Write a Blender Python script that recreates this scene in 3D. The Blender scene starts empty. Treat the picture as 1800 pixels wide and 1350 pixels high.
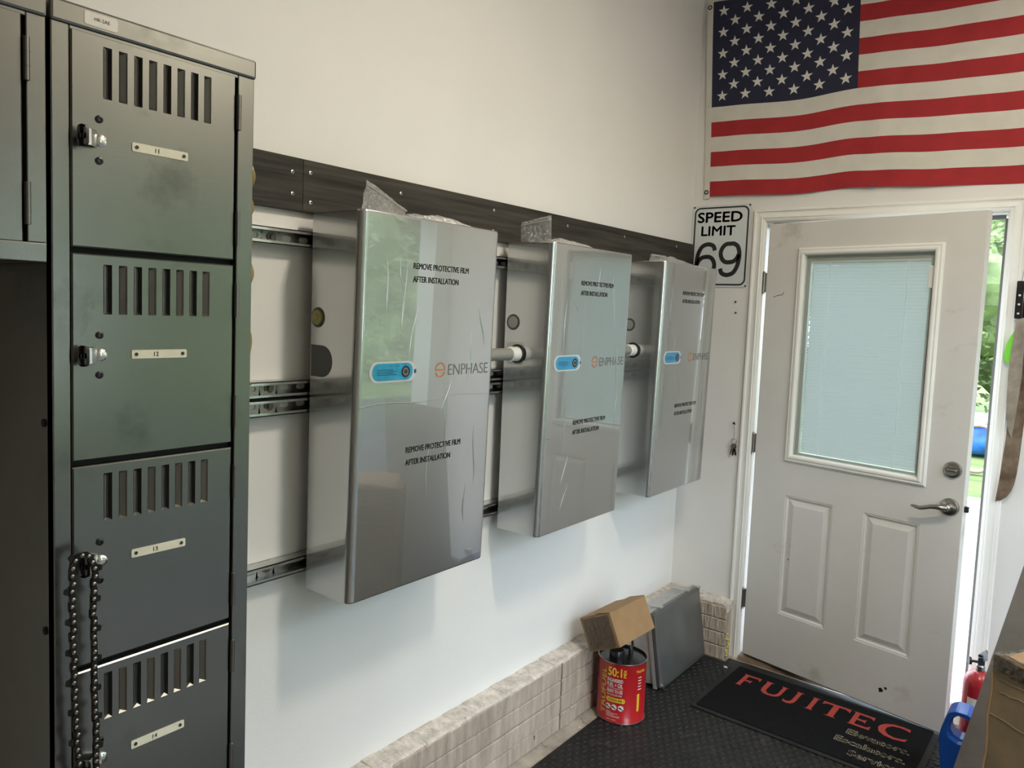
import bpy, math, random
from mathutils import Vector, Matrix

random.seed(7)
scene = bpy.context.scene
col = scene.collection
rad = math.radians

# ------------------------------------------------------------------ camera
FPX, PX, PY = 1337.3, 859.1, 650.0
YAW, PITCH, ROLL = rad(38.708), rad(4.436), rad(2.183)
CAM = Vector((1.632, -3.609, 1.6432))
_f = Vector((-math.sin(YAW) * math.cos(PITCH), math.cos(YAW) * math.cos(PITCH), -math.sin(PITCH)))
_r = Vector((math.cos(YAW), math.sin(YAW), 0))
_u = _r.cross(_f)
_r2 = math.cos(ROLL) * _r + math.sin(ROLL) * _u
_u2 = -math.sin(ROLL) * _r + math.cos(ROLL) * _u
cd = bpy.data.cameras.new('camera')
cam = bpy.data.objects.new('camera', cd)
col.objects.link(cam)
cam.matrix_world = Matrix(((_r2.x, _u2.x, -_f.x, CAM.x), (_r2.y, _u2.y, -_f.y, CAM.y), (_r2.z, _u2.z, -_f.z, CAM.z), (0, 0, 0, 1)))
cd.sensor_width = 36
cd.lens = FPX / 1800 * 36
cd.shift_x = (900 - PX) / 1800
cd.shift_y = (PY - 675) / 1800
cd.clip_start = 0.02
scene.camera = cam

# ------------------------------------------------------------------ light and exposure
SKY = 7.1
LAMP_W = 31.0
LAMPB_W = 5.0
LAMP2_W = .5
w = bpy.data.worlds.new('sky')
scene.world = w
w.use_nodes = True
bg = w.node_tree.nodes['Background']
bg.inputs['Color'].default_value = (0.74, 0.855, 1.0, 1)
bg.inputs['Strength'].default_value = SKY
scene.view_settings.view_transform = 'Standard'
scene.view_settings.look = 'None'
scene.view_settings.exposure = 0.0
scene.view_settings.gamma = 1.0
scene.view_settings.use_curve_mapping = False

# ------------------------------------------------------------------ materials
MATS = {}


def mat(name, c, rough=.5, metal=0., var=0., vs=8., bump=0., bs=60., st=(1, 1, 1), coat=0., cr=.05, spec=.5,
        dirt=None, aniso_detail=4., c2=None, trans=0., ior=1.5):
    """procedural principled material: base colour, noise variation, relief and optional dirt patches"""
    m = bpy.data.materials.new(name)
    m.use_nodes = True
    nt = m.node_tree
    N, L = nt.nodes, nt.links
    b = N['Principled BSDF']
    b.inputs['Roughness'].default_value = rough
    b.inputs['Metallic'].default_value = metal
    b.inputs['Coat Weight'].default_value = coat
    b.inputs['Coat Roughness'].default_value = cr
    b.inputs['Coat IOR'].default_value = ior
    b.inputs['Specular IOR Level'].default_value = spec
    b.inputs['Base Color'].default_value = (*c, 1)
    tc = N.new('ShaderNodeTexCoord')
    mp = N.new('ShaderNodeMapping')
    mp.inputs['Scale'].default_value = st
    L.new(tc.outputs['Object'], mp.inputs['Vector'])
    out = None
    if var or c2:
        n = N.new('ShaderNodeTexNoise')
        n.inputs['Scale'].default_value = vs
        n.inputs['Detail'].default_value = aniso_detail
        L.new(mp.outputs[0], n.inputs['Vector'])
        r = N.new('ShaderNodeValToRGB')
        lo = tuple(max(0, x * (1 - var)) for x in c)
        hi = c2 if c2 else tuple(min(1, x * (1 + var)) for x in c)
        r.color_ramp.elements[0].position = .32
        r.color_ramp.elements[1].position = .68
        r.color_ramp.elements[0].color = (*lo, 1)
        r.color_ramp.elements[1].color = (*hi, 1)
        L.new(n.outputs['Fac'], r.inputs['Fac'])
        out = r.outputs['Color']
    if dirt:
        dc, ds, dlo, dhi = dirt
        n = N.new('ShaderNodeTexNoise')
        n.inputs['Scale'].default_value = ds
        n.inputs['Detail'].default_value = 6
        n.inputs['Roughness'].default_value = .65
        L.new(tc.outputs['Object'], n.inputs['Vector'])
        r = N.new('ShaderNodeMapRange')
        r.inputs[1].default_value = dlo
        r.inputs[2].default_value = dhi
        L.new(n.outputs['Fac'], r.inputs[0])
        mx = N.new('ShaderNodeMixRGB')
        L.new(r.outputs[0], mx.inputs['Fac'])
        if out:
            L.new(out, mx.inputs['Color1'])
        else:
            mx.inputs['Color1'].default_value = (*c, 1)
        mx.inputs['Color2'].default_value = (*dc, 1)
        out = mx.outputs[0]
    if out:
        L.new(out, b.inputs['Base Color'])
    if bump:
        n = N.new('ShaderNodeTexNoise')
        n.inputs['Scale'].default_value = bs
        n.inputs['Detail'].default_value = 5
        L.new(mp.outputs[0], n.inputs['Vector'])
        bp = N.new('ShaderNodeBump')
        bp.inputs['Strength'].default_value = bump
        bp.inputs['Distance'].default_value = .01
        L.new(n.outputs['Fac'], bp.inputs['Height'])
        L.new(bp.outputs[0], b.inputs['Normal'])
    if trans:
        t = N.new('ShaderNodeBsdfTranslucent')
        t.inputs['Color'].default_value = (*c, 1)
        mx = N.new('ShaderNodeMixShader')
        mx.inputs[0].default_value = trans
        L.new(b.outputs[0], mx.inputs[1])
        L.new(t.outputs[0], mx.inputs[2])
        L.new(mx.outputs[0], N['Material Output'].inputs['Surface'])
    MATS[name] = m
    return m


def clear_mat(name, tint=(1, 1, 1), rough=.05, refl=.25, bump=0., bs=40., milky=0.):
    """thin clear sheet: mostly see-through with a fresnel reflection"""
    m = bpy.data.materials.new(name)
    m.use_nodes = True
    nt = m.node_tree
    N, L = nt.nodes, nt.links
    N.remove(N['Principled BSDF'])
    t = N.new('ShaderNodeBsdfTransparent')
    t.inputs['Color'].default_value = (*tint, 1)
    g = N.new('ShaderNodeBsdfGlossy')
    g.inputs['Roughness'].default_value = rough
    fr = N.new('ShaderNodeLayerWeight')
    fr.inputs['Blend'].default_value = refl
    mx = N.new('ShaderNodeMixShader')
    L.new(fr.outputs['Fresnel'], mx.inputs[0])
    L.new(t.outputs[0], mx.inputs[1])
    L.new(g.outputs[0], mx.inputs[2])
    if milky:
        df = N.new('ShaderNodeBsdfDiffuse')
        df.inputs['Color'].default_value = (.75, .75, .74, 1)
        m2 = N.new('ShaderNodeMixShader')
        m2.inputs[0].default_value = milky
        L.new(mx.outputs[0], m2.inputs[1])
        L.new(df.outputs[0], m2.inputs[2])
        L.new(m2.outputs[0], N['Material Output'].inputs['Surface'])
    else:
        L.new(mx.outputs[0], N['Material Output'].inputs['Surface'])
    if bump:
        tc = N.new('ShaderNodeTexCoord')
        n = N.new('ShaderNodeTexNoise')
        n.inputs['Scale'].default_value = bs
        n.inputs['Detail'].default_value = 3
        L.new(tc.outputs['Object'], n.inputs['Vector'])
        bp = N.new('ShaderNodeBump')
        bp.inputs['Strength'].default_value = bump
        bp.inputs['Distance'].default_value = .02
        L.new(n.outputs['Fac'], bp.inputs['Height'])
        L.new(bp.outputs[0], g.inputs['Normal'])
        L.new(bp.outputs[0], fr.inputs['Normal'])
    return m


mWall = mat('wall_paint', (.80, .785, .755), .6, var=.015, vs=3, bump=.05, bs=180)
mWallEnd = mat('end_wall_paint', (.77, .745, .715), .6, var=.02, vs=4, bump=.05, bs=180, dirt=((.45, .42, .38), 5, .70, .86))
mBackDark = mat('darkened_back_wall', (.16, .12, .08), .8, var=.2, vs=5)  # unseen back wall, coloured dark to cut bounce onto the locker side
mCeil = mat('ceiling_paint', (.86, .85, .83), .8, var=.01)
mTrim = mat('trim_paint', (.82, .80, .76), .38, var=.02, vs=9)
mDoor = mat('door_paint', (.68, .655, .62), .42, var=.02, vs=6, bump=.02, bs=260, dirt=((.36, .32, .27), 4.2, .60, .86))
mConc = mat('concrete_floor', (.36, .32, .26), .85, var=.25, vs=14, bump=.4, bs=60, dirt=((.12, .10, .08), 22, .58, .75))
mBrick = mat('parged_brick', (.46, .375, .30), .9, var=.2, vs=30, bump=1.0, bs=90, st=(1, 1.3, .22), dirt=((.07, .05, .035), 26, .67, .71))
mBrickTop = mat('rough_mortar', (.62, .56, .49), .95, var=.22, vs=30, bump=1.0, bs=70, dirt=((.22, .17, .13), 40, .62, .72))
mMortar = mat('mortar_joint', (.26, .21, .17), .95, var=.2, vs=40, bump=.8, bs=90)
mRubber = mat('black_rubber', (.012, .0112, .0105), .6, spec=.4, var=.3, vs=10, bump=.15, bs=120, dirt=((.06, .055, .045), 9, .6, .8))
mCarpet = mat('black_carpet', (.009, .009, .010), .95, spec=.1, var=.4, vs=200, bump=.6, bs=500)
mRedPile = mat('red_carpet', (.40, .045, .03), .95, var=.2, vs=120, bump=.5, bs=400)
mCreamPile = mat('cream_carpet', (.50, .43, .30), .95, var=.2, vs=120)
mLocker = mat('grey_locker_enamel', (.205, .204, .186), .27, metal=.9, var=.06, vs=5, bump=.015, bs=300, spec=.5, dirt=((.145, .146, .132), 7, .58, .72))
mBlack = mat('shade_and_fitting_black', (.006, .006, .006), .7)  # painted shade in the lockers, also black bolts, screw centres and pins
mDarkMetal = mat('dark_steel', (.05, .05, .05), .35, metal=.9, var=.2, vs=60)
mChrome = mat('chrome', (.72, .70, .66), .16, metal=1)
mNickel = mat('satin_nickel', (.34, .32, .29), .28, metal=1, var=.1, vs=30)
mGalv = mat('galvanised_steel', (.62, .62, .60), .33, metal=1, var=.12, vs=35)
mPlate = mat('ivory_plate', (.72, .69, .55), .35, var=.04, vs=40)
mInk = mat('black_print', (.015, .015, .017), .5)
mGreyInk = mat('grey_print', (.16, .16, .17), .5)
mOrange = mat('orange_print', (.52, .17, .06), .5)
mWood = mat('grey_wood_laminate', (.034, .031, .026), .55, spec=.18, var=.32, vs=26, st=(1, .09, 2.2), bump=.1, bs=60, c2=(.070, .064, .054), aniso_detail=7)
mSilver = mat('silver_enamel_under_film', (.44, .445, .44), .24, metal=.85, var=.01, coat=1., cr=.02, ior=2.1, bump=.012, bs=7, st=(1, 2.2, .55))
mSilverSide = mat('silver_enamel_side', (.40, .40, .39), .28, metal=.55, var=.01, coat=1., cr=.03)
mBlue = mat('blue_film', (.02, .33, .62), .12, metal=.25, var=.15, vs=40, coat=1., bump=.05, bs=50)
mBlueInk = mat('navy_print', (.01, .04, .10), .5)
mPillRim = mat('clear_film_rim', (.55, .57, .58), .15, coat=1.)
mPVC = mat('grey_pvc', (.27, .265, .245), .32, var=.03)
mWhitePVC = mat('white_pvc', (.80, .79, .77), .25)
mOlive = mat('olive_plug', (.30, .26, .07), .4)
mDarkPlate = mat('dark_grey_plastic', (.06, .062, .06), .5)
mBag = clear_mat('clear_polythene', (.82, .82, .82), .12, .62, bump=1., bs=70, milky=.16)
mBagSeal = mat('white_zip_seal', (.62, .61, .58), .3, trans=.3)
mFlagW = mat('flag_white', (.66, .63, .56), .85, var=.04, vs=12, bump=.1, bs=500)
mFlagR = mat('flag_red', (.36, .018, .022), .8, var=.10, vs=10, bump=.1, bs=500)
mFlagB = mat('flag_navy', (.017, .018, .045), .8, var=.1, vs=12, bump=.1, bs=500)
mStar = mat('flag_star', (.70, .68, .64), .8)
mSign = mat('sign_white', (.62, .65, .66), .25, var=.01, coat=.4)
mGlass = clear_mat('window_glass', (.96, .98, .97), .01, .12)
mSlat = mat('white_blind_slat', (.56, .585, .57), .4, trans=.27)
mCord = mat('cord_light_leak', (.9, .92, .9), .4, trans=.4)  # cord made bright white to stand for light leaking through slat holes
mSpacer = mat('grey_glazing_spacer', (.46, .46, .43), .45)
mCard = mat('cardboard', (.28, .165, .072), .75, var=.07, vs=20, bump=.05, bs=200)
mCardDark = mat('damp_cardboard', (.205, .145, .078), .7, var=.22, vs=8, bump=.2, bs=30)
mCardGrey = mat('grey_board', (.15, .125, .10), .75, var=.1, vs=14, bump=.08, bs=90)
mTape = clear_mat('packing_tape', (.97, .93, .86), .14, .42, bump=.8, bs=60)
mCanRed = mat('red_can_paint', (.42, .010, .014), .28, var=.06, vs=20, coat=.4, dirt=((.55, .30, .28), 30, .70, .74))
mCanRim = mat('tin_rim', (.45, .42, .40), .3, metal=1)
mBlackPl = mat('black_plastic', (.012, .012, .012), .25)
mYellow = mat('yellow_print', (.72, .48, .03), .45)
mWhiteInk = mat('white_print', (.72, .68, .62), .45)
mCanOrange = mat('orange_fade_print', (.42, .08, .015), .4)
mEncl = mat('grey_enclosure_paint', (.13, .13, .124), .30, metal=.45, var=.08, vs=9, bump=.03, bs=30)
mEnclBody = mat('aluminium_flange', (.48, .47, .45), .42, metal=.6, var=.12, vs=25)
mRust = mat('rusty_blade', (.17, .105, .06), .5, metal=.55, var=.35, vs=14, c2=(.33, .24, .17), bump=.15, bs=60)
mBlade = mat('worn_steel_blade', (.42, .36, .29), .42, metal=.65, var=.25, vs=18, bump=.1, bs=60)
mGreen = mat('green_plastic', (.20, .62, .06), .35, var=.1)
mBlueJug = mat('blue_jug_plastic', (.012, .085, .42), .3, var=.12, vs=10)
mExtRed = mat('red_extinguisher', (.35, .014, .02), .3, coat=.3)
mYellowCord = mat('yellow_cord', (.27, .21, .06), .6, var=.2, vs=30)
mBrown = mat('brown_sill', (.13, .085, .05), .6, var=.3, vs=20, bump=.2, bs=60)
mWeather = mat('grey_weatherstrip', (.16, .15, .15), .6)
mLeaf = mat('tree_leaves', (.17, .24, .08), .6, var=.5, vs=1.6, c2=(.44, .56, .24), trans=.3)
mBark = mat('bark', (.11, .08, .055), .9, var=.3, vs=12, bump=.6, bs=30)
mGrass = mat('grass', (.14, .20, .05), .9, var=.4, vs=3, bump=.8, bs=30)
mAsphalt = mat('worn_asphalt', (.045, .045, .046), .9, var=.25, vs=20, bump=.5, bs=80)
mGravel = mat('pale_gravel', (.35, .33, .31), .95, var=.5, vs=45, bump=1., bs=70, c2=(.65, .63, .61))
mTarp = mat('blue_tarp', (.02, .12, .45), .4, var=.3, vs=9, bump=.5, bs=8)
mPale = mat('pale_blue_cover', (.3, .45, .55), .5, var=.1)
mTan = mat('tan_hose', (.36, .26, .19), .5)
mLampBody = mat('white_lamp_housing', (.78, .78, .77), .4)
mConduitRing = mBlackPl
mFoam = mat('yellow_foam', (.62, .50, .16), .9, bump=.6, bs=80)


def emit_mat(name, c, s):
    m = bpy.data.materials.new(name)
    m.use_nodes = True
    nt = m.node_tree
    b = nt.nodes['Principled BSDF']
    b.inputs['Base Color'].default_value = (*c, 1)
    b.inputs['Emission Color'].default_value = (*c, 1)
    b.inputs['Emission Strength'].default_value = s
    return m


# ------------------------------------------------------------------ mesh helpers
class MB:
    def __init__(s):
        s.v, s.f, s.m = [], [], []

    def add(s, vs, fs, mi=0):
        o = len(s.v)
        s.v += [tuple(x) for x in vs]
        for f in fs:
            s.f.append([i + o for i in f])
            s.m.append(mi)
        return s

    def box(s, lo, hi, mi=0):
        x0, y0, z0 = lo
        x1, y1, z1 = hi
        vs = [(x0, y0, z0), (x1, y0, z0), (x1, y1, z0), (x0, y1, z0), (x0, y0, z1), (x1, y0, z1), (x1, y1, z1), (x0, y1, z1)]
        return s.add(vs, [(0, 3, 2, 1), (4, 5, 6, 7), (0, 1, 5, 4), (1, 2, 6, 5), (2, 3, 7, 6), (3, 0, 4, 7)], mi)

    def mbox(s, lo, hi, fn, mi=0):
        b = MB().box(lo, hi)
        return s.add([fn(*p) for p in b.v], b.f, mi)

    def prism(s, poly, fn, n0, n1, mi=0, mi_side=None):
        """poly (u,v) list, fn(u,v,n)->xyz"""
        k = len(poly)
        vs = [fn(u, v, n0) for u, v in poly] + [fn(u, v, n1) for u, v in poly]
        s.add(vs, [list(range(k))[::-1], list(range(k, 2 * k))], mi)
        s.add(vs, [(i, (i + 1) % k, k + (i + 1) % k, k + i) for i in range(k)], mi if mi_side is None else mi_side)
        return s

    def cyl(s, p0, p1, r0, r1=None, n=16, mi=0, caps=True):
        r1 = r0 if r1 is None else r1
        p0, p1 = Vector(p0), Vector(p1)
        d = (p1 - p0).normalized()
        a = d.orthogonal().normalized()
        b = d.cross(a)
        vs = []
        for p, r in ((p0, r0), (p1, r1)):
            for i in range(n):
                t = 2 * math.pi * i / n
                vs.append(p + (a * math.cos(t) + b * math.sin(t)) * r)
        fs = [(i, (i + 1) % n, n + (i + 1) % n, n + i) for i in range(n)]
        if caps:
            fs += [list(range(n))[::-1], list(range(n, 2 * n))]
        return s.add(vs, fs, mi)

    def tube(s, pts, r, n=10, mi=0, closed=False):
        pts = [Vector(p) for p in pts]
        k = len(pts)
        rs = r if isinstance(r, (list, tuple)) else [r] * k
        vs, ref = [], None
        for i, p in enumerate(pts):
            if closed:
                d = pts[(i + 1) % k] - pts[i - 1]
            else:
                d = pts[min(i + 1, k - 1)] - pts[max(i - 1, 0)]
            d.normalize()
            if ref is None:
                ref = d.orthogonal().normalized()
            a = (ref - d * ref.dot(d)).normalized()
            ref = a
            b = d.cross(a)
            for j in range(n):
                t = 2 * math.pi * j / n
                vs.append(p + (a * math.cos(t) + b * math.sin(t)) * rs[i])
        fs = []
        for i in range(k if closed else k - 1):
            i2 = (i + 1) % k
            for j in range(n):
                fs.append((i * n + j, i * n + (j + 1) % n, i2 * n + (j + 1) % n, i2 * n + j))
        if not closed:
            fs += [list(range(n))[::-1], list(range((k - 1) * n, k * n))]
        return s.add(vs, fs, mi)

    def lathe(s, prof, c, n=32, mi=0, axis='z', caps=True):
        """prof: list of (r, h)"""
        vs, fs = [], []
        for r, h in prof:
            for i in range(n):
                t = 2 * math.pi * i / n
                a, b = r * math.cos(t), r * math.sin(t)
                vs.append({'z': (c[0] + a, c[1] + b, c[2] + h), 'x': (c[0] + h, c[1] + a, c[2] + b), 'y': (c[0] + b, c[1] + h, c[2] + a)}[axis])
        k = len(prof)
        for i in range(k - 1):
            for j in range(n):
                fs.append((i * n + j, i * n + (j + 1) % n, (i + 1) * n + (j + 1) % n, (i + 1) * n + j))
        if caps:
            fs += [list(range(n))[::-1], list(range((k - 1) * n, k * n))]
        return s.add(vs, fs, mi)

    def loft(s, rects, fn, mi=0, cap=True, mis=None):
        """nested rectangles (u0,u1,v0,v1,n)"""
        vs = []
        for u0, u1, v0, v1, n in rects:
            vs += [fn(u0, v0, n), fn(u1, v0, n), fn(u1, v1, n), fn(u0, v1, n)]
        for i in range(len(rects) - 1):
            s.add(vs, [(i * 4 + j, i * 4 + (j + 1) % 4, i * 4 + 4 + (j + 1) % 4, i * 4 + 4 + j) for j in range(4)], mis[i] if mis else mi)
        if cap:
            k = (len(rects) - 1) * 4
            s.add(vs, [(k, k + 1, k + 2, k + 3)], mis[-1] if mis else mi)
        return s

    def text(s, t, fn, x, y, h, width=None, bold=0., mi=0, align='L', n=0.):
        """flat lettering: cap height h, left/right/centre at x, baseline y; fn(u,v,n)->xyz"""
        vs, fs, w = glyphs(t, bold)
        sx = h if width is None else width / w
        tw = w * sx
        ox = {'L': x, 'R': x - tw, 'C': x - tw / 2}[align]
        sh = [(0, 0)] if bold <= 0 else [(-bold, 0), (bold, 0), (0, -bold), (0, bold)]
        for dx, dy in sh:
            s.add([fn(ox + a * sx + dx * h, y + b * h + dy * h, n) for a, b in vs], fs, mi)
        return s


_G = {}


def glyphs(t, bold):
    key = (t, bold)
    if key in _G:
        return _G[key]

    def raw(body):
        c = bpy.data.curves.new('glyph', 'FONT')
        c.body = body
        c.size = 1
        c.offset = min(bold, 0)
        c.resolution_u = 3
        o = bpy.data.objects.new('glyph', c)
        col.objects.link(o)
        dg = bpy.context.evaluated_depsgraph_get()
        me = bpy.data.meshes.new_from_object(o.evaluated_get(dg))
        vs = [(v.co.x, v.co.y) for v in me.vertices]
        fs = [list(p.vertices) for p in me.polygons]
        bpy.data.objects.remove(o)
        bpy.data.curves.remove(c)
        bpy.data.meshes.remove(me)
        return vs, fs
    if ('H', bold) not in _CAP:
        hv, _ = raw('H')
        _CAP[('H', bold)] = (min(v[1] for v in hv), max(v[1] for v in hv))
    lo, hi = _CAP[('H', bold)]
    vs, fs = raw(t)
    x0 = min(v[0] for v in vs)
    x1 = max(v[0] for v in vs)
    k = 1 / (hi - lo)
    vs = [((a - x0) * k, (b - lo) * k) for a, b in vs]
    _G[key] = (vs, fs, (x1 - x0) * k)
    return _G[key]


_CAP = {}
WL = {}


def _mesh(name, mb, mats, smooth, off):
    me = bpy.data.meshes.new(name)
    me.from_pydata([(a - off[0], b - off[1], c - off[2]) for a, b, c in mb.v], [], mb.f)
    for m in (mats if isinstance(mats, (list, tuple)) else [mats]):
        me.materials.append(m)
    me.polygons.foreach_set('material_index', mb.m)
    if smooth:
        me.polygons.foreach_set('use_smooth', [True] * len(me.polygons))
        me.set_sharp_from_angle(angle=rad(smooth if smooth is not True else 35))
    me.update()
    return me


def _bevel(o, b, seg=2):
    if b:
        md = o.modifiers.new('bevel', 'BEVEL')
        md.width = b
        md.segments = seg
        md.limit_method = 'ANGLE'
        md.angle_limit = rad(40)


def tag(o, label=None, cat=None, group=None, kind=None):
    for k, v in (('label', label), ('category', cat), ('group', group), ('kind', kind)):
        if v:
            o[k] = v
    return o


def thing(name, loc, label, cat, group=None):
    o = bpy.data.objects.new(name, None)
    o.empty_display_size = .05
    col.objects.link(o)
    o.location = loc
    WL[o] = Vector(loc)
    return tag(o, label, cat, group)


def solo(name, mb, mats, label=None, cat=None, group=None, smooth=False, bevel=0, kind=None, seg=2):
    xs, ys, zs = zip(*mb.v)
    off = ((min(xs) + max(xs)) / 2, (min(ys) + max(ys)) / 2, min(zs))
    o = bpy.data.objects.new(name, _mesh(name, mb, mats, smooth, off))
    col.objects.link(o)
    o.location = off
    WL[o] = Vector(off)
    _bevel(o, bevel, seg)
    return tag(o, label, cat, group, kind)


def part(parent, name, mb, mats, smooth=False, bevel=0, label=None, kind=None, seg=2):
    off = WL[parent]
    o = bpy.data.objects.new(name, _mesh(name, mb, mats, smooth, off))
    col.objects.link(o)
    o.parent = parent
    WL[o] = off
    _bevel(o, bevel, seg)
    return tag(o, label, kind=kind)


def inst(parent, name, me, loc, rot=(0, 0, 0)):
    """another part sharing the mesh me, placed at a world position"""
    o = bpy.data.objects.new(name, me)
    col.objects.link(o)
    o.parent = parent
    o.location = Vector(loc) - WL[parent]
    o.rotation_euler = rot
    return o


def raw_mesh(name, mb, mats, smooth=False):
    return _mesh(name, mb, mats, smooth, (0, 0, 0))


def arc(cx, cy, r, a0, a1, n):
    return [(cx + r * math.cos(rad(a0 + (a1 - a0) * i / n)), cy + r * math.sin(rad(a0 + (a1 - a0) * i / n))) for i in range(n + 1)]


def rrect(x0, x1, y0, y1, r, n=5):
    return (arc(x1 - r, y1 - r, r, 0, 90, n) + arc(x0 + r, y1 - r, r, 90, 180, n) + arc(x0 + r, y0 + r, r, 180, 270, n) + arc(x1 - r, y0 + r, r, 270, 360, n))


def ring2(mb, outer, inner, fn, n0, n1, mi=0):
    """band between two outlines with equal vertex count, given thickness"""
    k = len(outer)
    vs = [fn(u, v, n1) for u, v in outer] + [fn(u, v, n1) for u, v in inner] + [fn(u, v, n0) for u, v in outer] + [fn(u, v, n0) for u, v in inner]
    fs = []
    for i in range(k):
        j = (i + 1) % k
        fs += [(i, j, k + j, k + i), (2 * k + i, 2 * k + j, j, i), (k + i, k + j, 3 * k + j, 3 * k + i)]
    mb.add(vs, fs, mi)
    return mb


fX = lambda x0: (lambda u, v, n: (x0 + n, u, v))          # faces +x, u along y
fY = lambda y0: (lambda u, v, n: (u, y0 - n, v))          # faces -y, u along x
fZ = lambda z0: (lambda u, v, n: (u, v, z0 + n))

# ================================================================== the setting
RX, RY, RZ = 2.06, -6.2, 3.30
OPX0, OPX1, OPZ = 0.3705, 1.316, 2.107      # man door opening
GY0, GY1, GZ = -2.75, -.15, 2.15            # overhead door opening in the right-hand wall

solo('wall_left', MB().box((-.14, RY, -.1), (0, .16, RZ)), mWall, kind='structure')
mb = MB()
for x0, x1, z0, z1 in ((-.0, OPX0, -.1, RZ), (OPX0, OPX1, OPZ, RZ), (OPX1, RX, -.1, RZ)):
    mb.box((x0, 0, z0), (x1, .14, z1))
solo('wall_end', mb, mWallEnd, kind='structure')
mb = MB()
for y0, y1, z0, z1 in ((RY, GY0, -.1, RZ), (GY0, GY1, GZ, RZ), (GY1, .14, -.1, RZ)):
    mb.box((RX, y0, z0), (RX + .14, y1, z1))
solo('wall_right', mb, mWall, kind='structure')
solo('wall_back', MB().box((-.14, RY - .14, -.1), (RX + .14, RY, RZ)), mBackDark, kind='structure')
solo('ceiling', MB().box((-.14, RY - .14, RZ), (RX + .14, .16, RZ + .1)), mCeil, kind='structure')
solo('floor', MB().box((-.14, RY - .14, -.12), (RX + .14, .14, 0)), mConc, kind='structure')

# masonry kerb along the foot of the walls, one brick after another
KD, KH = .087, .276


def brick_row(parent, along, a0, a1, d, z0, z1, length, shift, m):
    a = a0
    first = True
    while a < a1 - .01:
        b = min(a1, a + (length - shift if first and shift else length))
        if a1 - b < .08:
            b = a1
        first = False
        g = .0014
        j = random.uniform(-.002, .002)
        c = .004
        sec = [(0, z0 + g), (d + j - c, z0 + g), (d + j, z0 + g + c), (d + j, z1 - g - c), (d + j - c, z1 - g), (0, z1 - g)]
        pm = MB()
        if along == 'y':
            pm.prism(sec, lambda u, v, n: (u, n, v), a + g, b - g)
        else:
            pm.prism(sec, lambda u, v, n: (n, -u, v), a + g, b - g)
        part(parent, 'brick', pm, m)
        a = b


kb = solo('baseboard_left', MB().box((0, -3.3, 0), (KD - .006, -.002, KH - .008)), mMortar, kind='structure')
zs = [0, .068, .137, .206, KH]
for i in range(4):
    for (p, q) in ((-3.3, -1.151), (-1.146, -.003)):
        brick_row(kb, 'y', p, q, KD, zs[i], zs[i + 1], 1.35 if p < -2 else 1.2, .5 if i % 2 else 0, mBrick if i < 3 else mBrick)
cm = MB()
random.seed(3)
for i in range(64):          # rough mortar bed on the top
    y = -3.3 + i * .0515
    cm.prism([(.001, KH - .002), (KD - random.uniform(.002, .008), KH - .002), (KD - random.uniform(.010, .018), KH + random.uniform(.003, .007)), (.001, KH + random.uniform(.003, .009))],
             lambda u, v, n: (u, n, v), y, min(y + .052, -.003))
part(kb, 'mortar_bed', cm, mBrickTop, label='rough pale mortar bed on top of the kerb')

ke = solo('baseboard_end', MB().box((KD + .002, -.078, 0), (.322, -.002, .262)), mMortar, kind='structure')
for i in range(4):
    brick_row(ke, 'x', KD + .004, .330, .086 - .002 * (i == 3), [0, .066, .132, .198][i], [.066, .132, .198, .262][i], .26, 0, mBrick)
cm = MB()
for i in range(9):
    x = KD + .004 + i * .027
    cm.prism([(.002, .26), (.085 - random.uniform(0, .02), .26 - random.uniform(0, .03)), (.075 - random.uniform(0, .02), .272 + random.uniform(-.012, .008)), (.002, .282)],
             lambda u, v, n: (n, -u, v), x, x + .028)
part(ke, 'mortar_bed', cm, mBrickTop, label='broken pale mortar lump on top of the kerb')
fm = MB()
for i in range(10):
    z = .02 + i * .012
    fm.lathe([(.002, -.006), (.007, -.003), (.007, .003), (.002, .006)], (.331 + random.uniform(0, .004), -.045 - random.uniform(0, .03), z), 7)
part(ke, 'foam_bead', fm, mFoam, smooth=60, label='yellow expanding foam by the door casing')

# door casing, jamb and sill
PROF = [(0, 0), (0, .011), (.004, .016), (.011, .016), (.015, .011), (.022, .010), (.034, .013), (.040, .0165), (.045, .013), (.049, .013), (.057, .009), (.057, 0)]
CW = .057
for nm, kind in (('trim_1', 'l'), ('trim_2', 't'), ('trim_3', 'r')):
    tm = MB()
    rows = []
    for w_, t in PROF:
        o = CW - w_
        if kind == 'l':
            rows.append(((OPX0 - o, -t, 0), (OPX0 - o, -t, OPZ + o)))
        elif kind == 'r':
            rows.append(((OPX1 + o, -t, 0), (OPX1 + o, -t, OPZ + o)))
        else:
            rows.append(((OPX0 - o, -t, OPZ + o), (OPX1 + o, -t, OPZ + o)))
    vs = [p for r in rows for p in r]
    tm.add(vs, [(2 * i, 2 * i + 1, 2 * i + 3, 2 * i + 2) for i in range(len(rows) - 1)] + [list(range(0, len(vs), 2))[::-1], list(range(1, len(vs), 2))])
    solo(nm, tm, mTrim, kind='structure')
solo('trim_4', MB().box((OPX0 - .012, .0, 0), (OPX0 + .004, .17, OPZ + .01)), mTrim, kind='structure')
solo('trim_5', MB().box((OPX1 - .004, .0, 0), (OPX1 + .012, .17, OPZ + .01)), mTrim, kind='structure')
solo('trim_6', MB().box((OPX0 + .004, .0, OPZ - .006), (OPX1 - .004, .17, OPZ + .01)), mTrim, kind='structure')
solo('trim_7', MB().box((OPX1 - .018, .06, .03), (OPX1 - .004, .085, OPZ - .02)).box((OPX0 + .004, .06, OPZ - .022), (OPX1 - .018, .085, OPZ - .006)), mWeather, kind='structure')
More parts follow.
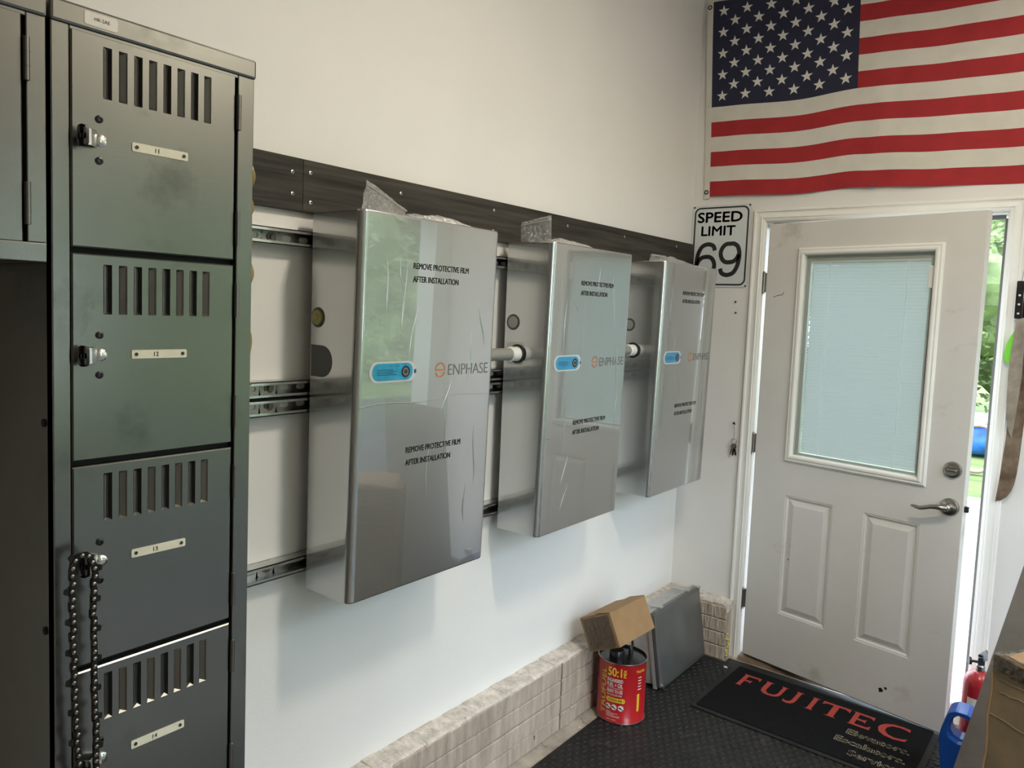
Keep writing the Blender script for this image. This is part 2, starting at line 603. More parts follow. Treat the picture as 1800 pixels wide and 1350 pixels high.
solo('trim_8', MB().prism([(-.03, 0), (-.012, .016), (.05, .024), (.17, .02), (.17, 0)], lambda u, v, n: (n, u, v), OPX0 + .004, OPX1 - .004), mBrown, kind='structure')

# ------------------------------------------------------------------ the half-open door
DA = rad(10.914)
DH = Vector((.3875, .002, 0))
DU = Vector((math.cos(DA), -math.sin(DA), 0))
DN = Vector((-math.sin(DA), -math.cos(DA), 0))
DW, DZ0, DZ1 = .892, .030, 2.094


def D(u, v, n=0.):
    p = DH + DU * u + DN * n
    return (p.x, p.y, v)


door = bpy.data.objects.new('door_1', None)
col.objects.link(door)
door.location = DH
WL[door] = DH.copy()
door['kind'] = 'structure'
LITE = (.165, .742, 1.022, 1.965)
PAN = [(.165, .389, .283, .846), (.520, .744, .283, .846)]
us = sorted({0, DW, LITE[0], LITE[1], .389, .520, .744})
vs_ = sorted({DZ0, DZ1, LITE[2], LITE[3], .283, .846})
mb = MB()


def inh(u, v, h):
    return h[0] < u < h[1] and h[2] < v < h[3]


for i in range(len(us) - 1):
    for j in range(len(vs_) - 1):
        a, b, c, d = us[i], us[i + 1], vs_[j], vs_[j + 1]
        u, v = (a + b) / 2, (c + d) / 2
        if not any(inh(u, v, h) for h in [LITE] + PAN):
            mb.add([D(a, c), D(b, c), D(b, d), D(a, d)], [(0, 1, 2, 3)])
        if not inh(u, v, LITE):
            mb.add([D(a, c, -.044), D(b, c, -.044), D(b, d, -.044), D(a, d, -.044)], [(3, 2, 1, 0)])
for (a, b, c, d) in ((0, DW, DZ0, DZ1), LITE):
    mb.loft([(a, b, c, d, 0), (a, b, c, d, -.044)], D, cap=False)
for h in PAN:
    a, b, c, d = h
    rec = [(a, b, c, d, 0)]
    for ins, n in ((.004, -.002), (.008, -.002), (.013, -.009), (.019, -.009), (.042, -.001)):
        rec.append((a + ins, b - ins, c + ins, d - ins, n))
    mb.loft(rec, D)
leaf = part(door, 'door_leaf', mb, mDoor, label='white steel door leaf with two raised panels')
# small scuffs pressed into the paint near the hinge and foot
sc = MB()
for pts in ([(.04, 1.757), (.062, 1.765), (.085, 1.768), (.09, 1.780)],):
    sc.tube([D(u, v, .0003) for u, v in pts], .0012, 5)
for u, v, r_ in ((.645, .11, .012), (.665, .125, .007), (.20, .55, .004)):
    sc.prism([(u + r_ * math.cos(t) * (.5 + .5 * random.random()), v + r_ * math.sin(t) * (.6 + .6 * random.random())) for t in [k * .7 for k in range(9)]], D, .0001, .0006)
part(leaf, 'scuff_mark', sc, mDarkMetal)
# glazing frame
mb = MB()
A = (.150, .754, 1.003, 1.980)
rec = [(*A, 0)]
for ins, n in ((.002, .008), (.008, .012), (.014, .011), (.020, .015), (.027, .015), (.033, .010), (.036, -.014)):
    rec.append((A[0] + ins, A[1] - ins, A[2] + ins, A[3] - ins, n))
mb.loft(rec, D, cap=False)
fr = part(door, 'glazing_frame', mb, mTrim, label='moulded white window frame')
IN = (.186, .718 + .0, 1.039, 1.944)
mb = MB()
mb.loft([(IN[0] - .002, IN[1] + .002, IN[2] - .002, IN[3] + .002, -.014), (.204, .703, 1.050, 1.920, -.014), (.204, .703, 1.050, 1.920, -.034)], D, cap=False)
part(fr, 'spacer', mb, mSpacer, label='grey spacer around the blind')
tr = MB().mbox((.704, 1.06, -.014), (.711, 1.90, -.008), D)
part(fr, 'slider_track', tr, mSpacer, label='narrow track for the blind slider')
part(fr, 'blind_slider', MB().mbox((.699, 1.800, -.013), (.717, 1.890, -.001), D), mTrim, bevel=.002, label='white blind slider')
part(door, 'window_pane', MB().mbox((IN[0], IN[2], -.006), (IN[1], IN[3], -.004), D), mGlass)
part(door, 'window_pane', MB().mbox((.20, 1.045, -.040), (.708, 1.925, -.037), D), mGlass)
# blind
NS = 60
pitch = (1.914 - 1.054) / NS
sm = MB()
sec = [(-.0074, .0044), (-.0035, .0026), (0, .0004), (.0040, -.0024), (.0076, -.0052)]
off0 = []
for (dv, dn) in sec:
    off0.append((dv, dn))
for u in (.212, .700):
    for dv, dn in sec:
        p = DU * (u - .212) + DN * dn
        sm.v.append((p.x, p.y, dv))
k = len(sec)
sm.f = [(i, i + 1, k + i + 1, k + i) for i in range(k - 1)]
sm.m = [0] * (k - 1)
slat_me = raw_mesh('blind_slat', sm, mSlat, 60)
for i in range(NS):
    inst(door, 'blind_slat', slat_me, D(.212, 1.061 + i * pitch, -.022))
for u in (.291, .614):
    part(door, 'blind_cord', MB().tube([D(u, 1.05, -.0165), D(u, 1.918, -.0165)], .0016, 6), mCord, label='ladder cord whitened for daylight leaking through the slat holes')
part(door, 'blind_headrail', MB().mbox((.206, 1.912, -.032), (.701, 1.920, -.016), D), mTrim)
# hinges
for v in (1.824, 1.063, .303):
    hm = MB().cyl(D(-.010, v - .045, .007), D(-.010, v + .045, .007), .0065, n=12)
    for dv in (-.052, .045):
        hm.cyl(D(-.010, v + dv, .007), D(-.010, v + dv + .007, .007), .0085, .005, n=10)
    hm.mbox((-.008, v - .045, -.030), (-.0005, v + .045, .004), D)
    hg = part(door, 'hinge', hm, mNickel, smooth=40)
# deadbolt and lever
U1, V1 = .846, 1.090
dm = MB()


def disc(mb, u, v, prof, n=28, mi=0):
    vs, fs = [], []
    for r_, nn in prof:
        for i in range(n):
            t = 2 * math.pi * i / n
            vs.append(D(u + r_ * math.cos(t), v + r_ * math.sin(t), nn))
    for a in range(len(prof) - 1):
        for i in range(n):
            fs.append((a * n + i, a * n + (i + 1) % n, (a + 1) * n + (i + 1) % n, (a + 1) * n + i))
    fs.append(list(range((len(prof) - 1) * n, len(prof) * n)))
    mb.add(vs, fs, mi)


disc(dm, U1, V1, [(.033, 0), (.033, .004), (.030, .010), (.024, .012), (.022, .010)])
db = part(door, 'deadbolt', dm, mNickel, smooth=30, label='round satin nickel deadbolt')
tm = MB().mbox((U1 - .020, V1 - .006, .009), (U1 + .020, V1 + .006, .022), D)
part(db, 'thumb_turn', tm, mNickel, bevel=.004)
U2, V2 = .846, .942
dm = MB()
disc(dm, U2, V2, [(.035, 0), (.035, .003), (.031, .010), (.020, .014), (.016, .016), (.014, .040), (.010, .044)])
hd = part(door, 'handle_rose', dm, mNickel, smooth=35, label='round satin nickel handle rose')
path = [(.0, .0, .040), (-.012, .0, .050), (-.03, .001, .054), (-.05, -.002, .055), (-.07, -.010, .055), (-.09, -.016, .054), (-.105, -.014, .053), (-.122, -.012, .052)]
part(hd, 'lever', MB().tube([D(U2 + a, V2 + b, c) for a, b, c in path], [.011, .011, .0095, .0085, .008, .0075, .0065, .004], 12), mNickel, smooth=60, label='curved satin nickel lever')
part(door, 'latch', MB().mbox((DW - .001, .928, -.030), (DW + .014, .952, -.014), D), mDarkMetal, bevel=.003)
part(door, 'bottom_sweep', MB().mbox((.0, .0255, -.040), (DW, .030, -.004), D), mDarkMetal, label='thin dark sweep under the door')

# ================================================================== lamps
def lamp(loc, sx, sy, watt, colr, label):
    t = thing('ceiling_lamp', loc, label, 'lamp')
    x, y, z = loc
    part(t, 'housing', MB().box((x - sx / 2 - .02, y - sy / 2 - .02, z), (x + sx / 2 + .02, y + sy / 2 + .02, z + .05)), mLampBody, bevel=.008)
    part(t, 'diffuser', MB().box((x - sx / 2, y - sy / 2, z - .006), (x + sx / 2, y + sy / 2, z)), emit_mat('lamp_diffuser', colr, 3.))
    part(t, 'hanging_rod', MB().cyl((x, y, z + .05), (x, y, RZ), .006, n=8), mDarkMetal)
    ld = bpy.data.lights.new('lamp_light', 'AREA')
    ld.shape = 'RECTANGLE'
    ld.size, ld.size_y = sx, sy
    ld.energy = watt
    ld.color = colr
    lo = bpy.data.objects.new('lamp_light', ld)
    col.objects.link(lo)
    lo.parent = t
    lo.location = (0, 0, -.012)
    return t


lamp((1.64, -2.0, 3.10), .36, .16, LAMP_W, (1.0, .91, .76), 'white shop lamp hanging above the three battery cabinets')
lamp((1.64, -.80, 3.10), .36, .16, LAMPB_W, (1.0, .91, .76), 'white shop lamp hanging nearest the flag')
lamp((1.75, -4.35, 3.10), .40, .20, LAMP2_W, (1.0, .94, .84), 'white shop lamp hanging near the back of the garage')

# ================================================================== lockers
LX, LY0, LY1, LZ = .500, -3.166, -2.850, 2.042
LP = .3065
num_louv = 8


def louver(y, z0, z1, x, face, wd=.0125, h=.0048):
    """pressed-in pocket sloping down to a slit face on one long side, coloured black as shade"""
    lm = MB()
    a, b = (y - wd / 2, y + wd / 2)
    hi, lo = (b, a) if face > 0 else (a, b)
    e = .004
    vs = [(x, lo, z0), (x, hi, z0), (x, hi, z1), (x, lo, z1), (x - h, hi - face * .0035, z0 + e), (x - h, hi - face * .0035, z1 - e), (x - h * .35, lo + face * .002, z0 + e * .8), (x - h * .35, lo + face * .002, z1 - e * .8)]
    lm.add(vs, [(0, 6, 7, 3), (6, 4, 5, 7)], 0)
    lm.add(vs, [(0, 1, 4, 6), (3, 7, 5, 2)], 0)
    lm.add(vs, [(1, 2, 5, 4)], 1)  # closed face, black paints the shade of a slit
    return lm


def locker_door(root, y0, y1, z1, h, number, latch=True, label=None):
    dm = MB()
    t = .012
    ya_, yb_, za_, zb_ = y0 + .002, y1 - .002, z1 - h + .002, z1 - .002
    dm.loft([(y0, y1, z1 - h, z1, -.014), (y0, y1, z1 - h, z1, -.002), (ya_, yb_, za_, zb_, 0)], fX(LX), cap=False)
    zl0, zl1 = z1 - .086, z1 - .014
    cells = [(ya_, yb_, za_, zl0), (ya_, yb_, zl1, zb_)]
    cur = ya_
    for i in range(num_louv):
        yc_ = y0 + .050 + i * .0223
        cells.append((cur, yc_ - .00625, zl0, zl1))
        cur = yc_ + .00625
    cells.append((cur, yb_, zl0, zl1))
    for c in cells:
        dm.add([(LX, c[0], c[2]), (LX, c[1], c[2]), (LX, c[1], c[3]), (LX, c[0], c[3])], [(0, 1, 2, 3)])
    d = part(root, 'locker_door', dm, mLocker, label=label)
    ys = y0 + .050
    for i in range(num_louv):
        y = ys + i * .0223
        part(d, 'louver', louver(y, z1 - .086, z1 - .014, LX, 1 if i % 2 == 0 else -1), [mLocker, mBlack])
    for za, zb in ((-.030, -.086), (-.218, -.274)):
        hm = MB().cyl((LX + .003, y1 + .004, z1 + za), (LX + .003, y1 + .004, z1 + zb), .0042, n=10)
        for q in (.33, .66):
            zq = z1 + za + (zb - za) * q
            hm.cyl((LX + .003, y1 + .004, zq - .0006), (LX + .003, y1 + .004, zq + .0006), .0047, n=10)
        part(d, 'hinge', hm, mLocker, smooth=40)
    zc = z1 - .145
    if latch:
        lt = MB()
        yk = y0 + .040
        lt.lathe([(.0085, 0), (.0085, .002), (.006, .0035), (.001, .004)], (LX, yk, zc), 18, 0, 'x')
        # bent hasp tab and padlock eye
        pts = [(LX + .001, yk - .005), (LX + .007, yk - .011), (LX + .013, yk - .018), (LX + .016, yk - .027)]
        for i in range(3):
            (xa, ya), (xb, yb) = pts[i], pts[i + 1]
            lt.add([(xa, ya, zc - .011), (xb, yb, zc - .012), (xb, yb, zc + .012), (xa, ya, zc + .011), (xa - .002, ya - .001, zc - .011), (xb - .002, yb - .002, zc - .012), (xb - .002, yb - .002, zc + .012), (xa - .002, ya - .001, zc + .011)],
                   [(0, 1, 2, 3), (7, 6, 5, 4), (0, 4, 5, 1), (3, 2, 6, 7), (1, 5, 6, 2)], 1)
        out = [(-.009, -.014), (.004, -.014), (.009, -.007), (.009, .007), (.004, .014), (-.009, .014)]
        outr = []
        n_ = 12
        o12 = rrect(-.008, .008, -.015, .015, .006, 2)
        i12 = [(.0042 * math.cos(math.atan2(v, u)), .0042 * math.sin(math.atan2(v, u))) for u, v in o12]
        ring2(lt, o12, i12, lambda u, v, n: (LX + .014 + u * .75, yk - .030 + n + u * .45, zc + v), -.002, .002, 2)
        part(d, 'latch', lt, [mChrome, mPlate if False else mGalv, mDarkMetal], smooth=30, label='steel hasp latch with padlock eye')
        sm_ = MB()
        for dz in (-.029, .029):
            sm_ = MB().lathe([(.0055, 0), (.0055, .0015), (.003, .0025), (.0025, .001)], (LX, y0 + .038, zc + dz), 14, 0, 'x')
            part(d, 'screw', sm_, mDarkMetal, smooth=40)
    if number:
        pm = MB()
        ya = y0 + .085
        pm.prism(rrect(ya, ya + .088, zc - .0065, zc + .0065, .002, 2), fX(LX), 0, .0012, 0)
        for yy in (ya + .007, ya + .081):
            pm.cyl((LX + .001, yy, zc), (LX + .0022, yy, zc), .0027, n=10, mi=1)
        pm.text(number, fX(LX + .0016), ya + .038, zc - .0032, .0065, bold=.01, mi=1, align='C')
        part(d, 'number_plate', pm, [mPlate, mInk], label='ivory plate numbered ' + number)
    return d


lk = thing('locker', (.27, (LY0 + LY1) / 2, 0), 'tall grey steel locker with doors numbered 11 to 14', 'locker')
mb = MB()
x0 = .045
mb.box((x0, LY0, .10), (LX - .001, LY0 + .002, LZ - .004))
mb.box((x0, LY1 - .002, .10), (LX - .001, LY1, LZ - .004))
mb.box((x0, LY0, .10), (x0 + .002, LY1, LZ - .004))
mb.box((x0, LY0, .10), (LX - .02, LY1, .102))
part(lk, 'body', mb, mLocker)
fm = MB()
fm.box((LX - .02, LY0, .06), (LX, LY0 + .0235, LZ - .004))
fm.box((LX - .02, LY1 - .0300, .06), (LX, LY1, LZ - .004))
fm.box((LX - .02, LY0 + .0235, LZ - .036), (LX, LY1 - .030, LZ - .004))
part(lk, 'front_frame', fm, mLocker, bevel=.0015)
part(lk, 'top_cap', MB().box((x0, LY0 - .002, LZ - .031), (LX + .004, LY1 + .002, LZ)), mLocker, bevel=.004)
tg = MB()
tg.prism(rrect(LY0 + .042, LY0 + .088, LZ - .024, LZ - .006, .003, 3), fX(LX + .004), 0, .0006, 0)
tg.text('HR-2AE', fX(LX + .0048), LY0 + .066, LZ - .0165, .0045, bold=.01, mi=1, align='C')
part(lk, 'label_sticker', tg, [mWhiteInk, mGreyInk], label='small white sticker on the cap')
part(lk, 'black_shade_fill', MB().box((x0 + .01, LY0 + .004, .11), (LX - .018, LY1 - .004, LZ - .04)), mBlack, label='black block painting the shade seen through the door gaps')  # solid black block in place of a shaded inside
for yy in (LY0 + .03, LY1 - .03):
    for xx in (x0 + .03, LX - .02):
        part(lk, 'leg', MB().box((xx - .012, yy - .012, 0), (xx + .012, yy + .012, .10)), mLocker)
ztop = LZ - .033
for i in range(6):
    locker_door(lk, LY0 + .0255, LY1 - .0345, ztop - i * LP, LP - .0085, str(11 + i))
for xx, zz in ((.44, 1.46), (.44, 1.155), (.44, .86)):
    part(lk, 'bolt', MB().lathe([(.006, 0), (.006, -.002), (.003, -.003)], (xx + .03, LY0, zz), 12, 0, 'y'), mBlack)

wl = thing('short_locker', (.27, -3.335, 1.686), 'short grey steel locker box hung beside the tall locker', 'locker')
WY1, WY0 = -3.1725, -3.485
mb = MB()
mb.box((x0, WY0, 1.690), (LX - .001, WY0 + .002, LZ - .004)).box((x0, WY1 - .002, 1.690), (LX - .001, WY1, LZ - .004)).box((x0, WY0, 1.686), (LX - .002, WY1, 1.690)).box((.002, WY0, 1.690), (x0, WY1, LZ - .004))
part(wl, 'body', mb, mLocker)
fm = MB()
fm.box((LX - .02, WY0, 1.686), (LX, WY0 + .024, LZ - .004)).box((LX - .02, WY1 - .024, 1.712), (LX, WY1, LZ - .004)).box((LX - .02, WY0 + .024, 1.686), (LX, WY1, 1.712)).box((LX - .02, WY0 + .024, LZ - .036), (LX, WY1 - .024, LZ - .004))
part(wl, 'front_frame', fm, mLocker, bevel=.0015)
part(wl, 'top_cap', MB().box((x0, WY0 - .002, LZ - .031), (LX + .004, WY1 + .001, LZ)), mLocker, bevel=.004)
part(wl, 'black_shade_fill', MB().box((x0 + .01, WY0 + .004, 1.70), (LX - .018, WY1 - .004, LZ - .04)), mBlack)  # black block again stands for the shade inside
locker_door(wl, WY0 + .026, WY1 - .0285, ztop, LP - .0085, None)

# saw chain hanging over the latch of door 13
ch = thing('saw_chain', (.53, -3.14, 1.27), 'oily black saw chain looped over the latch of locker door 13', 'chain')
lm = MB()
o = rrect(-.0042, .0042, -.0085, .0085, .0041, 4)
lm.prism(o, lambda u, v, n: (n, u, v), -.0025, .0012, 0)
lm.lathe([(.0032, .001), (.0030, .0028), (.0016, .0036)], (0, 0, 0), 10, 1, 'x')
lm2 = MB()
lm2.v, lm2.f, lm2.m = list(lm.v), list(lm.f), list(lm.m)
lm2.prism([(-.003, -.006), (-.0105, -.002), (-.0095, .005), (-.003, .006)], lambda u, v, n: (n, u, v), -.002, .001, 0)
mLink = mat('oily_chain', (.028, .026, .022), .32, metal=.8)
mRivet = mat('worn_rivet', (.34, .31, .27), .25, metal=1)
me1 = raw_mesh('chain_link', lm, [mLink, mRivet], 40)
me2 = raw_mesh('cutter_link', lm2, [mLink, mRivet], 40)
pts = []
L1 = [(-3.153, 1.262), (-3.153, 1.20), (-3.151, 1.12), (-3.149, 1.05), (-3.1465, .99), (-3.143, .93), (-3.136, .86), (-3.134, .80)]
L2 = [(-3.122, 1.255), (-3.124, 1.20), (-3.123, 1.12), (-3.122, 1.05), (-3.120, .99), (-3.122, .93), (-3.126, .86), (-3.128, .80)]


def resample(P, step):
    out, acc = [P[0]], 0.
    for i in range(len(P) - 1):
        a, b = Vector((*P[i], 0)), Vector((*P[i + 1], 0))
        d = (b - a).length
        t = step - acc
        while t <= d:
            p = a + (b - a) * (t / d)
            out.append((p.x, p.y))
            t += step
        acc = (acc + d) % step
    return out


top = [(-3.153, 1.262), (-3.147, 1.272), (-3.138, 1.276), (-3.129, 1.270), (-3.122, 1.255)]
loop = resample(L1[::-1] + top[1:-1] + L2, .0112)
for i, (y, z) in enumerate(loop):
    y2, z2 = loop[min(i + 1, len(loop) - 1)]
    y1_, z1_ = loop[max(i - 1, 0)]
    ang = math.atan2(-(y2 - y1_), z2 - z1_)
    x = LX + .0265 + (.002 if i % 2 else 0)
    inst(ch, 'chain_link', me2 if i % 4 == 2 else me1, (x, y + random.uniform(-.0012, .0012), z), (ang, 0, random.uniform(-.15, .15)))

# yellow cord hanging on the wall just behind the locker edge
yc = thing('hanging_cord', (.055, -2.556, 1.44), 'yellow cord hanging on the wall just behind the tall locker', 'cord')
pts = []
for i in range(90):
    t = i / 89
    pts.append((.058 + .006 * math.sin(t * 40), -2.566 + .004 * math.sin(t * 17) + .003 * math.sin(t * 43), 1.955 - t * .50))
loopb = [(.060, -2.560, 1.448), (.060, -2.572, 1.444), (.060, -2.584, 1.449)]
back = [(p[0], p[1] - .032 + .003 * math.sin(i * .7), p[2]) for i, p in enumerate(pts)][::-1]
part(yc, 'cord_loop', MB().tube(pts + loopb + back, .0085, 8, closed=True), mYellowCord, smooth=60)
part(yc, 'nail', MB().cyl((.0195, -2.572, 1.946), (.075, -2.572, 1.950), .003, n=8).cyl((.075, -2.572, 1.950), (.077, -2.572, 1.950), .007, n=10), mGalv, smooth=40)

# ================================================================== grey boards
BB, BT, BTH = 1.8776, 2.0092, .020
for (y0, y1, lab, scr) in ((-2.90, -2.3815, 'short grey wood-grain board nearest the tall locker', [(-2.415, 1.972), (-2.414, 1.918)]),
                           (-2.3805, -.003, 'long grey wood-grain board running above the battery cabinets to the corner', [(-2.359, 1.978), (-2.357, 1.903), (-2.035, 1.972), (-1.60, 1.978), (-1.602, 1.910), (-1.151, 1.976), (-.708, 1.979), (-.203, 1.983)])):
    bt = thing('grey_board', (0, (y0 + y1) / 2, BB), lab, 'board', 'grey boards screwed to the wall')
    part(bt, 'plank', MB().box((.0005, y0, BB), (BTH, y1, BT)), mWood, bevel=.0008)
    for (y, z) in scr:
        sm_ = MB().lathe([(.0052, -.001), (.0052, .001), (.0042, .0018)], (BTH, y, z), 14, 0, 'x').cyl((BTH + .001, y, z), (BTH + .0024, y, z), .0022, n=8, mi=1)
        part(bt, 'screw', sm_, [mGalv, mBlack], smooth=40)

# ================================================================== strut rails
def strut(z0, label):
    t = thing('strut_rail', (0, -1.5, z0), label, 'rail', 'slotted strut rails behind the cabinets')
    y0, y1, h, d = -2.84, -.16, .041, .041
    mb = MB()
    P = .05
    y = y0
    zc = z0 + h / 2
    while y < y1 - .001:
        ye = min(y + P, y1)
        if ye - y > .045:
            cy = (y + ye) / 2
            inner = rrect(cy - .0145, cy + .0145, zc - .0072, zc + .0072, .0071, 3)
            n = len(inner)
            outer = []
            for (u, v) in inner:
                a = math.atan2(v - zc, u - cy)
                c_, s_ = math.cos(a), math.sin(a)
                k_ = min(P / 2 / max(1e-6, abs(c_)), (h / 2) / max(1e-6, abs(s_)))
                outer.append((cy + c_ * k_, zc + s_ * k_))
            ring2(mb, outer, inner, fX(0), .001, .0035)
            # fill the corners
            for sy in (-1, 1):
                for sz in (-1, 1):
                    cand = [p for p in outer if (p[0] - cy) * sy > 0 and (p[1] - zc) * sz > 0]
                    c0 = (cy + sy * P / 2, zc + sz * h / 2)
                    ea = max(cand, key=lambda p: abs(p[0] - cy) - abs(p[1] - zc) * .01)
                    eb = max(cand, key=lambda p: abs(p[1] - zc))
                    mb.add([(.0035, *c0), (.0035, *ea), (.0035, *eb)], [(0, 1, 2), (2, 1, 0)])
        else:
            mb.box((.001, y, z0), (.0035, ye, z0 + h))
        y = ye
    for zz in (z0, z0 + h - .0025):
        mb.box((.001, y0, zz), (d, y1, zz + .0025))
    mb.box((d - .002, y0, z0), (d, y1, z0 + .0085)).box((d - .002, y0, z0 + h - .0085), (d, y1, z0 + h))
    part(t, 'channel', mb, mGalv)
    for y in (-2.462, -1.72, -.95):
        bm = MB().cyl((.003, y, zc), (.006, y, zc), .013, n=18).cyl((.006, y, zc), (.012, y, zc), .0075, n=6)
        part(t, 'bolt', bm, mNickel, smooth=30)
    return t


strut(1.7855, 'topmost steel strut rail on the wall behind the cabinets')
strut(1.4065, 'upper of the two middle strut rails behind the cabinets')
strut(1.3615, 'lower of the two middle strut rails behind the cabinets')
strut(.9400, 'lowest steel strut rail on the wall behind the cabinets')

# ================================================================== battery cabinets
BS, BD, BW, BH, TP = .0476, .1769, .5373, .9847, .009


def battery(y0, z0, label, seed):
    rnd = random.Random(seed)
    t = thing('battery_cabinet', (BS, y0 + BW / 2, z0), label, 'battery cabinet', 'silver battery cabinets on the wall')
    # shell: horizontal outline lofted from bottom to top, deeper at the top
    r = .020
    y1 = y0 + BW

    def outline(F, ins=0.):
        o = [(BS, y1 - ins), (BS, y0 + ins)]
        o += arc(F - ins - r, y0 + ins + r, r, 270, 360, 6)
        o += arc(F - ins - r, y1 - ins - r, r, 0, 90, 6)
        return o
    F0, F1 = BS + BD - TP, BS + BD + TP
    rows = [(z0, F0, .005), (z0 + .0015, F0, .0015), (z0 + .006, F0, 0), (z0 + BH - .006, F1, 0), (z0 + BH - .0015, F1, .0015), (z0 + BH, F1, .005)]
    mb = MB()
    vs = []
    for z, F, ins in rows:
        vs += [(x, y, z) for x, y in outline(F, ins)]
    n = len(outline(F0))
    fs = []
    for i in range(len(rows) - 1):
        for j in range(n):
            fs.append((i * n + j, i * n + (j + 1) % n, (i + 1) * n + (j + 1) % n, (i + 1) * n + j))
    fs += [list(range(n))[::-1], list(range((len(rows) - 1) * n, len(rows) * n))]
    mb.add(vs, fs)
    sh = part(t, 'housing', mb, mSilver, smooth=30, label='silver housing still wrapped in clear film')
    wn = sh.modifiers.new('weighted_normal', 'WEIGHTED_NORMAL')
    wn.weight = 100
    wn.keep_sharp = True

    def F(u, v, n=0.):
        return (F0 + (F1 - F0) * (v / BH) + n, y0 + u, z0 + v)

    def S(x, v, n=0.):
        return (x, y0 - n, z0 + v)
    # film notices
    for vt, nm in ((.868, 'film_notice'), (.383, 'film_notice')):
        m_ = MB()
        m_.text('REMOVE PROTECTIVE FILM', F, .181, vt - .0155, .0150, width=.219, bold=.022, n=.0007)
        m_.text('AFTER INSTALLATION', F, .181, vt - .0495, .0150, width=.178, bold=.022, n=.0007)
        part(t, nm, m_, mInk, label='black printed film removal notice')
    # name and emblem
    m_ = MB()
    for a0, a1 in ((8, 172), (200, 340)):
        oo = arc(.3015, .584, .0208, a0, a1, 18)
        ii = arc(.3015, .584, .0168, a1, a0, 18)
        po = oo + ii
        m_.add([F(u, v, .0006) for u, v in po], [[i, i + 1, 36 - i, 37 - i] for i in range(18)])
    m_.add([F(u, v, .0006) for u, v in ((.281, .5822), (.322, .5822), (.322, .5862), (.281, .5862))], [(0, 1, 2, 3)])
    part(t, 'emblem', m_, mOrange, label='orange split-circle emblem')
    m_ = MB().text('ENPHASE', F, .334, .569, .030, width=.174, bold=-.004, n=.0006)
    part(t, 'name_lettering', m_, mGreyInk, label='grey ENPHASE lettering')
    # indicator under blue film
    m_ = MB()
    m_.prism(rrect(.040, .205, .559, .613, .0265, 8), F, 0, .0010, 0)
    pl_ = part(t, 'indicator_panel', m_, mPillRim, label='pill-shaped indicator panel')
    m_ = MB()
    m_.prism(rrect(.050, .193, .564, .608, .0215, 8), F, .001, .0017, 0)
    for i in range(4):
        m_.add([F(a, b, .0019) for a, b in ((.064, .578 + i * .0042), (.135 - .012 * (i % 2), .578 + i * .0042), (.135 - .012 * (i % 2), .5795 + i * .0042), (.064, .5795 + i * .0042))], [(0, 1, 2, 3)], 1)
    for i in range(5):
        m_.add([F(a, b, .0019) for a, b in ((.104 + i * .009, .600), (.109 + i * .009, .600), (.109 + i * .009, .6015), (.104 + i * .009, .6015))], [(0, 1, 2, 3)], 1)
    part(pl_, 'blue_film', m_, [mBlue, mBlueInk], label='shiny blue protective film')
    m_ = MB()
    prof = [(.0150, .0015), (.0150, .003), (.0118, .003), (.0105, .0022), (.0060, .0022), (.0055, .0028), (.001, .0030)]
    k = 20
    vs, fs, mi = [], [], []
    for rr, nn in prof:
        for i in range(k):
            a = 2 * math.pi * i / k
            vs.append(F(.1665 + rr * math.cos(a), .5855 + rr * math.sin(a), nn))
    for a in range(len(prof) - 1):
        m_.add(vs, [(a * k + i, a * k + (i + 1) % k, (a + 1) * k + (i + 1) % k, (a + 1) * k + i) for i in range(k)], 0 if a < 3 or a > 4 else 1)
    m_.add(vs, [list(range((len(prof) - 1) * k, len(prof) * k))], 1)
    part(pl_, 'lens', m_, [mBlackPl, mGreyInk])
    part(pl_, 'film_tab', MB().prism([(.1985, .5800), (.2055, .5800), (.2055, .5905), (.1985, .5905)], F, .001, .0018), mBlueInk)
    # left side ports
    xb = BS + .006
    if seed == 1:
        m_ = MB().lathe([(.026, 0), (.026, -.0008), (.021, -.001)], (xb + .022, y0, z0 + .718), 24, 0, 'y')
        m_.lathe([(.0195, -.001), (.0195, -.005), (.016, -.007), (.008, -.007), (.007, -.009), (.002, -.009)], (xb + .022, y0, z0 + .718), 20, 1, 'y')
        part(t, 'cable_plug', m_, [mDarkPlate, mOlive], smooth=35, label='olive round plug in the cabinet side')
        po = [(BS + .004, .567)] + arc(BS + .045, .607, .0405, 270, 450, 14) + [(BS + .004, .648)]
        part(t, 'port_cover', MB().prism(po, S, 0, .0012), mDarkPlate, label='dark rounded port cover')
    else:
        m_ = MB().lathe([(.027, 0), (.027, -.001), (.022, -.0012)], (xb + .028, y0, z0 + .718), 24, 0, 'y')
        m_.lathe([(.0195, -.0012), (.0195, -.003), (.014, -.004), (.006, -.004)], (xb + .028, y0, z0 + .718), 20, 1, 'y')
        part(t, 'cable_plug', m_, [mDarkPlate, mPVC], smooth=35, label='grey round plug in the cabinet side')
        m_ = MB().prism(rrect(BS + .012, BS + .082, .575, .652, .014, 4), S, 0, .0012)
        part(t, 'port_cover', m_, mSilverSide, bevel=.0005, label='square port boss')
    # mounting bracket between rail and housing
    m_ = MB()
    for ya in (y0 + .035, y1 - .085):
        m_.box((.0412, ya, z0 + .03), (BS, ya + .05, z0 + BH - .03))
    part(t, 'mount_bracket', m_, mDarkMetal)
